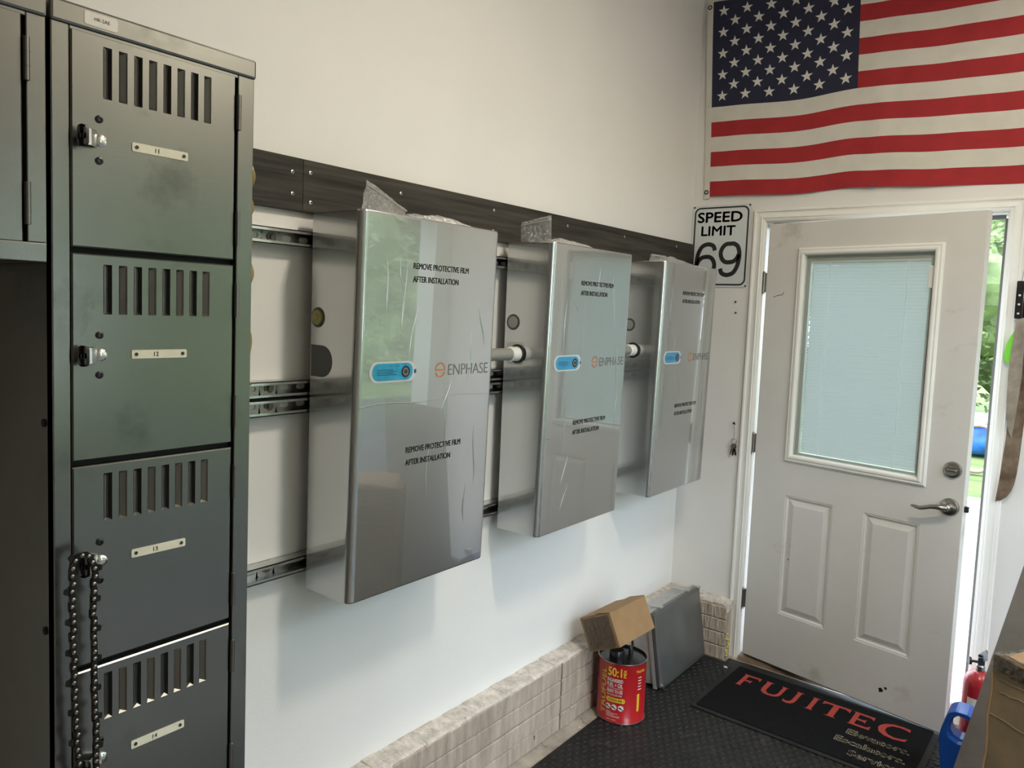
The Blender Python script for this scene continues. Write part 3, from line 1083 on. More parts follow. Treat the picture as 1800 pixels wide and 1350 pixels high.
    # creases in the protective film
    for k in range({1: 11, 2: 9, 3: 6}[seed]):
        if seed == 1:
            u, v, ln, le, wd = [(.085, .80, .16, .012, .004), (.155, .76, .22, -.004, .005), (.205, .68, .17, -.03, .004), (.135, .83, .10, .01, .003), (.455, .71, .13, .03, .004), (.43, .62, .14, -.01, .003),
                                (.36, .52, .12, -.05, .003), (.33, .42, .22, .01, .003), (.43, .19, .12, .0, .004), (.27, .30, .16, -.01, .003), (.46, .33, .18, .006, .003)][k]
        elif seed == 2:
            u, v, ln, le, wd = [(.12, .36, .2, .01, .004), (.16, .20, .14, -.04, .003), (.17, .10, .12, -.05, .003), (.10, .70, .2, -.01, .003), (.40, .80, .22, .02, .004), (.45, .55, .20, .02, .004), (.14, .77, .05, .05, .003), (.30, .88, .1, .0, .003), (.48, .40, .16, -.01, .003)][k]
        else:
            u, v, ln, le, wd = [(.15, .64, .12, -.03, .003), (.45, .80, .25, -.01, .004), (.08, .8, .2, .0, .003), (.11, .16, .02, .09, .003), (.47, .4, .3, -.01, .004), (.2, .45, .12, .02, .003)][k]
        cm_ = MB()
        ns = 9
        vs = []
        for i in range(ns):
            f_ = i / (ns - 1)
            ww = wd * math.sin(math.pi * f_) + .0002
            uu = u + le * f_ + .004 * math.sin(f_ * 5 + k)
            vv = v - ln * (f_ - .5)
            vs += [F(uu - ww, vv, .0001), F(uu - ww * .2, vv, ww * .5), F(uu + ww, vv, .0001)]
        cm_.add(vs, [(3 * i + j, 3 * i + j + 1, 3 * i + 4 + j, 3 * i + 3 + j) for i in range(ns - 1) for j in range(2)])
        part(sh, 'film_crease', cm_, mSilver, smooth=80)
    # horizontal fold where the film sheets meet
    if seed == 1:
        cm_ = MB()
        vs = []
        for i in range(24):
            f_ = i / 23
            uu, vv = .012 + .50 * f_, .500 + .004 * math.sin(f_ * 11) + .012 * f_
            vs += [F(uu, vv - .0015, .0001), F(uu, vv, .0008), F(uu, vv + .0015, .0001)]
        cm_.add(vs, [(3 * i + j, 3 * i + 3 + j, 3 * i + 4 + j, 3 * i + 1 + j) for i in range(23) for j in range(2)])
        part(sh, 'film_crease', cm_, mSilver, smooth=80)
    return t


YB = (-2.369, -1.5516, -.7408)
ZB = (.8919, .8902, .8894)
battery(YB[0], ZB[0], 'largest-looking silver battery cabinet, nearest the tall locker', 1)
battery(YB[1], ZB[1], 'middle of the three silver battery cabinets', 2)
battery(YB[2], ZB[2], 'silver battery cabinet nearest the speed limit sign and corner', 3)

# conduits between neighbours
for i in (0, 1):
    ya, yb = YB[i] + BW, YB[i + 1]
    z = ZB[i + 1] + .612
    x = BS + .058
    t = thing('conduit', (x, (ya + yb) / 2, z - .03), ('grey plastic conduit joining the nearest and middle cabinets', 'grey plastic conduit joining the middle and far cabinets')[i], 'conduit', 'conduits between cabinets')
    part(t, 'pipe', MB().cyl((x, ya + .0005, z), (x, yb - .045, z), .0205, n=24), mPVC, smooth=40)
    part(t, 'adapter', MB().lathe([(.0205, 0), (.0245, .004), (.0245, .040), (.021, .044)], (x, yb - .048, z), 24, 0, 'y'), mWhitePVC, smooth=30)
    part(t, 'lock_ring', MB().lathe([(.031, 0), (.0325, .001), (.0325, .0035), (.031, .0045)], (x, yb - .0060, z), 24, 0, 'y'), mBlackPl, smooth=30)
    part(t, 'coupling', MB().lathe([(.0225, 0), (.0245, .002), (.0245, .02), (.022, .022)], (x, ya + .001, z), 24, 0, 'y'), mPVC, smooth=30)


# ------------------------------------------------------------------ hardware bags on the cabinets
def sheet(fn, nu, nv, amp, seed, thick=.0):
    rnd = random.Random(seed)
    ph = [rnd.uniform(0, 6.28) for _ in range(8)]
    mb = MB()
    vs = []
    for i in range(nu + 1):
        for j in range(nv + 1):
            u, v = i / nu, j / nv
            d = amp * (math.sin(7 * u + ph[0] + 3 * v) * .5 + math.sin(13 * v + ph[1] - 4 * u) * .3 + math.sin(19 * u + 11 * v + ph[2]) * .25 + rnd.uniform(-.25, .25))
            vs.append(fn(u, v, d))
    mb.add(vs, [(i * (nv + 1) + j, (i + 1) * (nv + 1) + j, (i + 1) * (nv + 1) + j + 1, i * (nv + 1) + j + 1) for i in range(nu) for j in range(nv)])
    return mb


def hw_bag(name_label, loc, upright, lying, seed):
    """upright: 4 corner points (bl, br, tr, tl); lying: box y0,y1,x0,x1,height at z"""
    t = thing('hardware_bag', loc, name_label, 'plastic bag', 'clear hardware bags on the cabinets')
    if upright:
        bl, br, tr, tl = [Vector(p) for p in upright]
        nrm = (br - bl).cross(tl - bl).normalized()

        def fn(u, v, d):
            p = (bl * (1 - u) + br * u) * (1 - v) + (tl * (1 - u) + tr * u) * v + nrm * d
            return p
        a = sheet(fn, 12, 12, .004, seed)
        b = sheet(lambda u, v, d: fn(u, v, d + .006 * (1 - v) * math.sin(math.pi * u)), 12, 12, .004, seed + 1)
        mb = MB()
        mb.v = a.v + b.v
        mb.f = [list(f) for f in a.f] + [[i + len(a.v) for i in f] for f in b.f]
        mb.m = [0] * len(mb.f)
        part(t, 'bag_flap', mb, mBag, smooth=70, label='clear bag standing up')
        zs_ = MB()
        p0, p1 = fn(0, .84, .003), fn(1, .84, .003)
        zs_.tube([p0, (p0 + p1) / 2 + nrm * .002, p1], .0011, 6)
        part(t, 'zip_seal', zs_, mBagSeal)
    y0, y1, x0_, x1_, z, h = lying

    def top(u, v, d):
        return (x0_ + (x1_ - x0_) * v, y0 + (y1 - y0) * u, z + .0008 + max(0., h * math.sin(math.pi * min(1, max(0, u))) ** .6 * math.sin(math.pi * v) ** .6 + d * math.sin(math.pi * u) * math.sin(math.pi * v)))
    part(t, 'bag_pouch', sheet(top, 18, 12, .007, seed + 3), mBag, smooth=70, label='clear bag lying flat')
    rnd = random.Random(seed)
    for i in range(5):
        y = y0 + (y1 - y0) * rnd.uniform(.2, .75)
        x = x0_ + (x1_ - x0_) * rnd.uniform(.3, .7)
        a = rnd.uniform(0, 3.1)
        d = Vector((math.cos(a), math.sin(a), 0)) * .014
        c = Vector((x, y, z + .0065))
        part(t, 'screw', MB().cyl(c - d, c + d, .0028, n=8).cyl(c + d, c + d * 1.3, .0055, n=8), mDarkMetal, smooth=40)
    return t


zt = ZB[0] + BH
hw_bag('clear bag of screws with a tall flap on the nearest cabinet', (.13, YB[0] + .2, zt),
       [(.185, -2.330, zt + .001), (.165, -2.165, zt + .001), (.11, -2.10, zt + .035), (.17, -2.300, zt + .082)], (-2.20, -1.915, .12, .215, zt, .022), 11)
zt = ZB[1] + BH
hw_bag('clear zip bag standing upright on the middle cabinet', (.13, YB[1] + .2, zt),
       [(.095, -1.545, zt + .001), (.205, -1.525, zt + .001), (.200, -1.525, zt + .088), (.095, -1.545, zt + .066)], (-1.50, -1.255, .11, .215, zt, .022), 21)
zt = ZB[2] + BH
hw_bag('small crumpled clear bag lying on the far cabinet', (.13, YB[2] + .2, zt),
       [(.14, -.710, zt + .001), (.175, -.66, zt + .001), (.19, -.65, zt + .025), (.15, -.71, zt + .032)], (-.68, -.40, .11, .215, zt, .024), 31)

# ================================================================== flag
flag = thing('flag', (.75, -.012, 2.21), 'large striped and starred flag pinned above the door', 'flag')
FH, FL = .922, 1.50
ZBp = [(0, 2.241), (.09, 2.238), (.41, 2.226), (.65, 2.238), (.735, 2.233), (1.0, 2.220), (1.26, 2.212), (1.6, 2.206)]


def interp(P, x):
    for (a, b), (c, d) in zip(P, P[1:]):
        if x <= c:
            t_ = (x - a) / (c - a)
            t_ = t_ * t_ * (3 - 2 * t_)
            return b + (d - b) * max(0, t_)
    return P[-1][1]


def FLG(s, v, n=0.):
    """s along the fly in metres, v 0..1 up the hoist"""
    x = .085 - .034 * v + s
    zb = interp(ZBp, s)
    sag = .012 * math.sin(math.pi * min(1, s / 1.5)) * v
    z = zb + v * FH - sag * .6
    y = -.010 - .005 * math.sin(s * 9 + v * 2) - .004 * math.sin(s * 4.1 - v * 5) - (.010 * math.exp(-((s - .73) / .05) ** 2) * (1 - v) * .8) - .004 * math.sin(s * 31 + v * 9) * math.exp(-((s - .73) / .3) ** 2) * (1 - v) ** 2
    return (x, y - n, z)


mb = MB()
NU, NV = 75, 26
UW = .665
grid = [[FLG(FL * i / NU, j / NV) for j in range(NV + 1)] for i in range(NU + 1)]
vs = [p for r_ in grid for p in r_]
for i in range(NU):
    for j in range(NV):
        s_ = FL * (i + .5) / NU
        st = j // 2
        mi = 0 if st % 2 == 0 else 1
        if st >= 6 and s_ < UW:
            mi = 2
        mb.f.append([i * (NV + 1) + j, (i + 1) * (NV + 1) + j, (i + 1) * (NV + 1) + j + 1, i * (NV + 1) + j + 1])
        mb.m.append(mi)
mb.v = vs
cl = part(flag, 'cloth', mb, [mFlagR, mFlagW, mFlagB], smooth=60)
# stars: nine rows of six and five
for row in range(9):
    n = 6 if row % 2 == 0 else 5
    for k in range(n):
        sx_ = UW * ((k * 2 + 1 + (row % 2)) / 12)
        vv = 6 / 13 + (7 / 13) * (row + 1) / 10
        pts = []
        for i in range(10):
            r_ = .0275 if i % 2 == 0 else .0108
            a = math.pi / 2 + i * math.pi / 5
            pts.append((sx_ + r_ * math.cos(a), vv + r_ * math.sin(a) / FH))
        sm_ = MB()
        c0 = FLG(sx_, vv, .0012)
        sm_.add([c0] + [FLG(u, v, .0012) for u, v in pts], [(0, i + 1, (i + 1) % 10 + 1) for i in range(10)])
        part(cl, 'star', sm_, mStar)
hm = MB()
for i in range(12):
    v0, v1 = -.012 + 1.02 * i / 12, -.012 + 1.02 * (i + 1) / 12
    hm.add([FLG(-.026, v0, .001), FLG(.003, v0, .001), FLG(.003, v1, .001), FLG(-.026, v1, .001), FLG(-.026, v0, -.002), FLG(.003, v0, -.002), FLG(.003, v1, -.002), FLG(-.026, v1, -.002)],
           [(0, 1, 2, 3), (0, 3, 7, 4), (1, 5, 6, 2), (4, 7, 6, 5)])
hb = part(flag, 'header_band', hm, mFlagW, label='white canvas heading')
for v in (.022, .975):
    p = FLG(-.013, v, .002)
    part(hb, 'grommet', MB().tube([(p[0] + .0085 * math.cos(t), p[1], p[2] + .0085 * math.sin(t)) for t in [k * math.pi / 8 for k in range(16)]], .0026, 8, closed=True), mDarkMetal, smooth=60)
for p, m_ in ((FLG(.735, .003, .004), mTarp), ((.057, -.004, 2.672), mBlack)):
    pm = MB().lathe([(.005, 0), (.005, -.004), (.002, -.008)], p, 10, 0, 'y')
    part(flag, 'push_pin', pm, m_, smooth=40)

# ================================================================== speed sign
SX0, SX1, SZ0, SZ1 = .006, .297, 1.800, 2.197
sg = thing('speed_sign', (.15, -.003, SZ0), 'white SPEED LIMIT 69 sign in the corner beside the door', 'sign')
part(sg, 'sign_panel', MB().prism(rrect(SX0, SX1, SZ0, SZ1, .022, 6), fY(-.002), 0, .002), mSign)
bm = MB()
ring2(bm, rrect(SX0 + .009, SX1 - .009, SZ0 + .009, SZ1 - .009, .030, 6), rrect(SX0 + .0165, SX1 - .0165, SZ0 + .0165, SZ1 - .0165, .0235, 6), fY(-.0042), 0, .0004)
part(sg, 'border', bm, mInk, label='black border line')
fS = fY(-.0047)
SWd, SHt = SX1 - SX0, SZ1 - SZ0
for txt, xc, z, h, wd, b in (('SPEED', .475, .795, .118 * .397, .76 * SWd, .04), ('LIMIT', .46, .632, .112 * .397, .58 * SWd, .04)):
    part(sg, 'lettering', MB().text(txt, fS, SX0 + xc * SWd, SZ0 + z * SHt, h, width=wd, bold=b, align='C'), mInk, label='black lettering ' + txt)


def ribbon(P_, wd, fn):
    """flat stroke of constant width along a smoothed path"""
    pts_ = []
    for i_ in range(len(P_) - 1):
        p0_, p1_, p2_, p3_ = P_[max(i_ - 1, 0)], P_[i_], P_[i_ + 1], P_[min(i_ + 2, len(P_) - 1)]
        for k_ in range(8):
            t_ = k_ / 8
            pts_.append(tuple(.5 * (2 * b_ + (c_ - a_) * t_ + (2 * a_ - 5 * b_ + 4 * c_ - d_) * t_ ** 2 + (3 * b_ - a_ - 3 * c_ + d_) * t_ ** 3) for a_, b_, c_, d_ in zip(p0_, p1_, p2_, p3_)))
    pts_.append(P_[-1])
    vs_ = []
    for i_, p_ in enumerate(pts_):
        q0, q1 = Vector(pts_[max(i_ - 1, 0)]), Vector(pts_[min(i_ + 1, len(pts_) - 1)])
        d_ = (q1 - q0).normalized()
        n_ = Vector((-d_.y, d_.x)) * wd / 2
        vs_ += [fn(p_[0] + n_.x, p_[1] + n_.y, 0), fn(p_[0] - n_.x, p_[1] - n_.y, 0)]
    return MB().add(vs_, [(2 * i_, 2 * i_ + 1, 2 * i_ + 3, 2 * i_ + 2) for i_ in range(len(pts_) - 1)])


NINE = [(.09, .24), (.16, .12), (.32, .065), (.50, .065), (.70, .13), (.85, .30), (.92, .52), (.92, .70), (.84, .86), (.68, .94), (.50, .945), (.31, .93), (.15, .83), (.08, .68), (.15, .52), (.31, .43), (.50, .42), (.69, .45), (.83, .54), (.90, .64)]
for dig, xc in (('6', .27), ('9', .685)):
    P9 = [((1 - a) if dig == '6' else a, (1 - b) if dig == '6' else b) for a, b in NINE]
    P9 = [(SX0 + SWd * (xc + (a - .5) * .375), SZ0 + SHt * (.125 + b * .425)) for a, b in P9]
    part(sg, 'digit', ribbon(P9, .0205, fS), mInk, label='black digit ' + dig)
for xx, zz in ((SX0 + .007, SZ0 + .007), (SX1 - .007, SZ0 + .007), (SX0 + .007, SZ1 - .007), (SX1 - .007, SZ1 - .007)):
    part(sg, 'screw', MB().lathe([(.0045, 0), (.0045, -.0015), (.002, -.003)], (xx, -.004, zz), 10, 0, 'y'), mInk, smooth=40)

# small hardware left on the end wall
for (x, z), lab in (((.247, 1.731), 'upper small black screw left in the wall under the sign'), ((.251, 1.678), 'lower small black screw left in the wall under the sign')):
    solo('leftover_screw', MB().lathe([(.0045, 0), (.0045, -.003), (.002, -.006)], (x, -.0005, z), 10, 0, 'y'), mDarkMetal, lab, 'screw', 'screws in the end wall', smooth=40)
kt = thing('key_bunch', (.283, -.012, 1.05), 'small dark bunch of keys hanging on a nail by the door casing', 'keys')
part(kt, 'nail', MB().cyl((.283, -.0005, 1.140), (.284, -.022, 1.147), .0022, n=8).cyl((.284, -.022, 1.147), (.284, -.024, 1.148), .006, n=10), mDarkMetal, smooth=40)
part(kt, 'string', MB().tube([(.284, -.020, 1.146), (.286, -.014, 1.11), (.286, -.012, 1.072)], .0008, 6), mBlackPl)
part(kt, 'ring', MB().tube([(.286 + .013 * math.cos(t), -.012, 1.058 + .013 * math.sin(t)) for t in [k * math.pi / 10 for k in range(20)]], .0016, 8, closed=True), mNickel, smooth=60)
for dx, tilt, m_ in ((-.008, .25, mDarkMetal), (.004, -.05, mBlackPl), (.010, -.3, mNickel)):
    km = MB()
    bow = rrect(-.0105, .0105, -.028, -.004, .008, 4)
    blade = [(-.004, -.058), (-.001, -.062), (.004, -.058), (.0035, -.052), (.005, -.047), (.0035, -.042), (.005, -.037), (.004, -.026), (-.004, -.026)]
    fk = lambda u, v, n: (.286 + dx * .4 + u * math.cos(tilt) - v * math.sin(tilt), -.012 - dx * .5 - n, 1.050 + u * math.sin(tilt) + v * math.cos(tilt))
    km.prism(bow, fk, -.002, .002)
    km.prism(blade, fk, -.001, .001)
    part(kt, 'key', km, m_)

# ================================================================== floor coverings
rm = thing('rubber_mat', (1.2, -1.6, 0), 'black rubber floor mat with raised coin pattern', 'floor mat')
mb = MB()
poly = [(.152, -2.80), (2.04, -2.80), (2.04, -.05), (.345, -.05), (.345, -.100), (.150, -.100)]
mb.prism(poly, fZ(0), .0005, .006)
part(rm, 'sheet', mb, mRubber)
cm = MB()
k = 0
yy = -2.35
row = 0
base8 = [(math.cos(i * math.pi / 5), math.sin(i * math.pi / 5)) for i in range(10)]
while yy < -.12:
    xx = .168 + (.0165 if row % 2 else 0)
    while xx < 1.85:
        R0, R1 = .0128, .0112
        v_ = [(xx + R0 * a, yy + R0 * b, .006) for a, b in base8] + [(xx + R1 * a, yy + R1 * b, .0086) for a, b in base8]
        cm.add(v_, [(i, (i + 1) % 10, 10 + (i + 1) % 10, 10 + i) for i in range(10)] + [tuple(range(10, 20))])
        xx += .033
    yy += .0286
    row += 1
part(rm, 'coin_studs', cm, mRubber, kind='stuff', label='raised round studs of the mat')

# door mat with lettering
MTH = rad(-1.2)
MO = Vector((.402, -.098, 0))


def MT(u, v, n=0.):
    """u to the right, v towards the door, v=0 at the door-side edge"""
    return (MO.x + u * math.cos(MTH) - v * math.sin(MTH), MO.y + u * math.sin(MTH) + v * math.cos(MTH), .0088 + n)


dmx = thing('door_mat', (.82, -.36, .008), 'black FUJITEC door mat lying inside the half-open door', 'door mat')
part(dmx, 'rubber_border', MB().prism(rrect(0, .850, -.520, 0, .02, 4), MT, 0, .004), mRubber, bevel=.0015)
part(dmx, 'carpet', MB().prism(rrect(.022, .828, -.498, -.022, .008, 3), MT, .004, .0075), mCarpet)
# wedge-serif capitals, one polygon set per letter in a 1 x 1 box
LET = {
    'F': [[(0, 0), (.34, 0), (.27, .06), (.27, .44), (.52, .44), (.60, .36), (.60, .64), (.52, .56), (.27, .56), (.27, .88), (.78, .88), (.92, .74), (.92, 1), (0, 1), (.07, .94), (.07, .06)]],
    'U': [[(0, 1), (.07, .94), (.07, .32), (.12, .14), (.28, .01), (.50, -.02), (.72, .01), (.88, .14), (.93, .32), (.93, .94), (1, 1), (.70, 1), (.78, .94), (.78, .32), (.70, .15), (.52, .10), (.36, .15), (.27, .32), (.27, .94), (.36, 1)]],
    'J': [[(.30, 1), (.40, .94), (.40, .20), (.32, .06), (.16, .04), (.02, .12), (.06, -.06), (.26, -.12), (.46, -.06), (.58, .08), (.60, .30), (.60, .94), (.70, 1)]],
    'I': [[(.15, 0), (.55, 0), (.45, .06), (.45, .94), (.55, 1), (.15, 1), (.25, .94), (.25, .06)]],
    'T': [[(.28, 0), (.70, 0), (.60, .06), (.60, .88), (.84, .88), (1.0, .74), (1.0, 1), (0, 1), (0, .74), (.14, .88), (.39, .88), (.39, .06)]],
    'E': [[(0, 0), (.92, 0), (.92, .27), (.78, .12), (.27, .12), (.27, .44), (.55, .44), (.64, .36), (.64, .64), (.55, .56), (.27, .56), (.27, .88), (.76, .88), (.90, .74), (.90, 1), (0, 1), (.07, .94), (.07, .06)]],
    'C': [[(1, .80), (.98, 1.0), (.72, 1.03), (.42, 1.0), (.16, .84), (.03, .62), (.01, .44), (.10, .18), (.32, .02), (.62, -.03), (.98, .06), (1.02, .26), (.84, .14), (.62, .10), (.40, .18), (.26, .38), (.26, .62), (.40, .84), (.64, .90), (.84, .88)]],
}
ux = .072
for chx, wd, gap in (('F', .085, .014), ('U', .100, .008), ('J', .085, -.004), ('I', .088, -.026), ('T', .110, .012), ('E', .090, .014), ('C', .110, 0)):
    lm = MB()
    for po in LET[chx]:
        lm.prism([(ux + a * wd, -.205 + b * .122) for a, b in po], MT, .0075, .0085)
    part(dmx, 'letter', lm, mRedPile, label='red letter ' + chx)
    ux += wd + gap
for txt, v in (('Elevators.', -.292), ('Escalators.', -.372), ('Service.', -.452)):
    part(dmx, 'lettering', MB().text(txt, MT, .79, v, .042, width=.235 * len(txt) / 10.4, bold=.035, align='R', n=.0082), mCreamPile, label='cream lettering ' + txt)

# loose chip of white plaster on the floor
random.seed(12)
for x, y, s_, lab in ((.372, -.165, .012, 'white plaster chip on the floor by the end wall kerb'), (.135, -1.075, .006, 'small plaster crumb on the concrete strip near the can')):
    pm = MB().prism([(x + s_ * math.cos(k) * random.uniform(.5, 1.1), y + s_ * .6 * math.sin(k) * random.uniform(.6, 1.1)) for k in [i * 1.04 for i in range(6)]], fZ(.0085 if x > .3 else .0005), 0, .004)
    solo('plaster_chip', pm, mTrim, lab, 'debris')

# ================================================================== red fuel can
CX, CY, CR, CHt = .204, -.874, .099, .250
Z0 = .0090
can = thing('fuel_can', (CX, CY, Z0), 'red TRUFUEL metal can standing against the kerb', 'can')
part(can, 'can_body', MB().lathe([(CR - .002, 0), (CR, .002), (CR, .006), (CR - .002, .009), (CR - .002, CHt - .010), (CR, CHt - .006), (CR, CHt)], (CX, CY, Z0), 64, caps=False).lathe([(CR, CHt), (CR - .004, CHt), (CR - .005, CHt - .012), (.001, CHt - .012)], (CX, CY, Z0), 64, 1, caps=False), [mCanRed, mBlackPl], smooth=35)
for zz in (.003, CHt - .002):
    rmm = MB().tube([(CX + CR * math.cos(t), CY + CR * math.sin(t), Z0 + zz) for t in [k * math.pi / 32 for k in range(64)]], .0024, 6, closed=True)
    part(can, 'rim', rmm, mCanRim, smooth=60, label='rolled tin rim')
part(can, 'lid', MB().lathe([(CR - .005, CHt - .0115), (CR - .006, CHt - .009), (.03, CHt - .009), (.001, CHt - .008)], (CX, CY, Z0), 48), mBlackPl, smooth=30, label='black recessed top')
part(can, 'cap', MB().lathe([(.030, CHt - .009), (.030, CHt + .020), (.027, CHt + .026), (.001, CHt + .026)], (CX - .012, CY - .030, Z0), 24), mBlackPl, smooth=30, label='black screw cap')
part(can, 'spout', MB().tube([(CX + .035, CY - .005, Z0 + CHt - .01), (CX + .037, CY - .004, Z0 + CHt + .03), (CX + .030, CY - .002, Z0 + CHt + .048)], .010, 10), mBlackPl, smooth=60, label='black pour spout')
A0 = math.atan2(CAM.y - CY, CAM.x - CX)      # label is centred a little left of the camera direction


def CN(s, v, n=0.):
    """s: arc length to the right as seen from the front, v height on the can"""
    a = A0 + s / CR
    return (CX + (CR - .0014 + n) * math.cos(a), CY + (CR - .0014 + n) * math.sin(a), Z0 + v)


for txt, fn_, a_, b_, h, wd in (('50:1', CN, -.058, .196, .034, .058), ('MIX', lambda u, v, n: CN(.013 - v, u, n), .196, -.006, .012, .032),
                               ('TRUFUEL', lambda u, v, n: CN(-.068 - v, u, n), .030, 0, .021, .190), ('TRUFUEL', CN, .060, .212, .010, .05)):
    part(can, 'lettering', MB().text(txt, fn_, a_, b_, h, width=wd, bold=.03, n=.0003), mYellow, label='yellow lettering ' + txt)
for txt, v, h, wd in (('ENGINEERED', .172, .0135, .066), ('FUEL + OIL', .152, .0155, .066), ('READY TO USE', .127, .0135, .066), ('FOR 2-CYCLE ENGINES', .115, .0065, .064), ('1 GAL / 3.785 L', .013, .005, .045)):
    part(can, 'lettering', MB().text(txt, CN, -.060, v, h, width=wd, bold=.02, n=.0003), mWhiteInk, label='white lettering ' + txt)


def strip(u0, u1, v0, v1, m, nm, n=.0003):
    k_ = max(1, int((u1 - u0) / .006))
    q = MB()
    for i_ in range(k_):
        a_, b_ = u0 + (u1 - u0) * i_ / k_, u0 + (u1 - u0) * (i_ + 1) / k_
        q.add([CN(a_, v0, n), CN(b_, v0, n), CN(b_, v1, n), CN(a_, v1, n)], [(0, 1, 2, 3)])
    part(can, nm, q, m)


strip(-.060, .006, .146, .1475, mWhiteInk, 'print_rule')
for i, wd in enumerate((.02, .05, .034, .058, .058)):
    strip(-.060, -.060 + wd, .046 - i * .0048, .0475 - i * .0048, mWhiteInk, 'print_rule')
for i in range(5):
    strip(.072, .090, .190 - i * .012, .1935 - i * .012, mWhiteInk, 'print_rule')
strip(.070, .082, .052, .124, mYellow, 'yellow_bar')
for s_, d in ((-.052, .3), (-.026, 0.), (.002, -.3)):
    po = [(s_ + .0115 * math.cos(t), .068 + .0115 * math.sin(t)) for t in [k * math.pi / 10 for k in range(20)]]
    q = MB().add([CN(u, v, .0004) for u, v in [(s_, .068)] + po], [(0, j_ + 1, (j_ + 1) % 20 + 1) for j_ in range(20)], 0)
    q.add([CN(s_ + a, .068 + b, .0008) for a, b in ((-.010, .004 * d + .003), (-.004, .005), (.004, -.002), (.010, -.005 + .003 * d), (.009, -.007), (.002, -.005), (-.005, -.002), (-.010, 0))], [tuple(range(8))], 1)
    part(can, 'tool_icon', q, [mWhiteInk, mInk], label='white disc with a black tool silhouette')
po = rrect(-.062, .018, .088, .108, .009, 5)
q = MB().add([CN(u, v, .0004) for u, v in [(-.022, .098)] + po], [(0, i + 1, (i + 1) % len(po) + 1) for i in range(len(po))], 0)
for i in range(10):
    a_, b_ = -.054 + i * .0064, -.054 + (i + 1) * .0064
    q.add([CN(a_, .089, .0006), CN(b_, .089, .0006), CN(b_, .107, .0006), CN(a_, .107, .0006)], [(0, 1, 2, 3)], 0)
q.text('ETHANOL-FREE', CN, -.022, .0945, .0075, width=.056, bold=.03, mi=1, align='C', n=.0009)
part(can, 'yellow_banner', q, [mYellow, mInk], label='yellow ETHANOL-FREE banner')

# ================================================================== cardboard box on the can
BC = Vector((.1742, -.8768, .3818))
BM = Matrix(((.9075, .0381, -.4183), (-.0321, .9993, .0215), (.4189, -.0061, .908)))
ba, bb, bh = .1521, .2746, .1343


def CB(u, v, n):
    return tuple(BC + BM @ Vector((u, v, n)))


cb = thing('cardboard_box', (BC.x, BC.y, .285), 'small taped cardboard box tilted on top of the red can', 'box')
part(cb, 'carton', MB().mbox((-ba / 2, -bb / 2, -bh / 2), (ba / 2, bb / 2, bh / 2), CB), mCard, bevel=.0015)
part(cb, 'flap', MB().mbox((-ba / 2 + .002, -bb / 2 + .004, bh / 2 + .0003), (-.003, bb / 2 - .002, bh / 2 + .002), CB), mCard, bevel=.0006)
part(cb, 'flap', MB().add([CB(a, b, c) for a, b, c in ((.003, -bb / 2, bh / 2 + .008), (ba / 2, -bb / 2, bh / 2 + .001), (ba / 2, bb / 2, bh / 2 + .001), (.003, bb / 2, bh / 2 + .006),
                                                              (.003, -bb / 2, bh / 2 + .010), (ba / 2, -bb / 2, bh / 2 + .003), (ba / 2, bb / 2, bh / 2 + .003), (.003, bb / 2, bh / 2 + .008))],
                         [(3, 2, 1, 0), (4, 5, 6, 7), (0, 1, 5, 4), (1, 2, 6, 5), (2, 3, 7, 6), (3, 0, 4, 7)]), mCard)
part(cb, 'tape', sheet(lambda u, v, d: CB(-ba / 2 + ba * (.04 + .90 * u), -bb / 2 - .0010 - abs(d), -bh / 2 + bh * (.03 + .94 * v)), 10, 10, .0014, 5), mTape, smooth=70, label='crinkled clear packing tape')
part(cb, 'tape', MB().mbox((-.03, -bb / 2, bh / 2 + .0022), (.004, bb / 2, bh / 2 + .0026), CB), mTape)

# ================================================================== electrical enclosure leaning in the corner
TA = rad(8.7)
EO = Vector((.258, -.600, .0165))
EX = Vector((math.cos(TA), 0, math.sin(TA)))        # out of the lid
EZ = Vector((-math.sin(TA), 0, math.cos(TA)))       # up the lid


def EN(s, v, n=0.):
    return tuple(EO + Vector((0, 1, 0)) * s + EZ * v + EX * n)


EL, EHh = .478, .338
en = thing('electrical_enclosure', (.2, -.36, .008), 'grey metal electrical enclosure leaning in the corner behind the red can', 'enclosure')
part(en, 'enclosure_body', MB().mbox((.010, .016, -.128), (EL - .010, EHh - .010, -.030), EN), mEnclBody, bevel=.004)
part(en, 'flange', MB().mbox((0, .0, -.044), (EL, EHh, -.026), EN), mEnclBody, bevel=.003)
po = rrect(0, EL, 0, EHh, .022, 5)
pi_ = rrect(.014, EL - .014, .014, EHh - .014, .020, 5)
lm = MB()
k = len(po)
vs = [EN(u, v, -.022) for u, v in po] + [EN(u, v, -.008) for u, v in po] + [EN(u, v, 0) for u, v in pi_]
lm.add(vs, [(i, (i + 1) % k, k + (i + 1) % k, k + i) for i in range(k)] + [(k + i, k + (i + 1) % k, 2 * k + (i + 1) % k, 2 * k + i) for i in range(k)] + [list(range(2 * k, 3 * k)), list(range(k))[::-1]])
part(en, 'lid', lm, mEncl, smooth=50, label='smooth dished grey lid')
part(en, 'gasket', MB().mbox((.006, .006, -.026), (EL - .006, EHh - .006, -.022), EN), mBlackPl)
for s_ in (.07, .36):
    part(en, 'clamp', MB().mbox((s_, EHh - .002, -.060), (s_ + .028, EHh + .007, -.008), EN).mbox((s_ + .004, EHh + .004, -.100), (s_ + .024, EHh + .008, -.055), EN), mEnclBody, bevel=.002)
for s_, v in ((.012, .014), (EL - .02, EHh - .004)):
    part(en, 'clamp_screw', MB().cyl(EN(s_, v, -.012), EN(s_, v, .006), .009, n=12), mGalv, smooth=40)

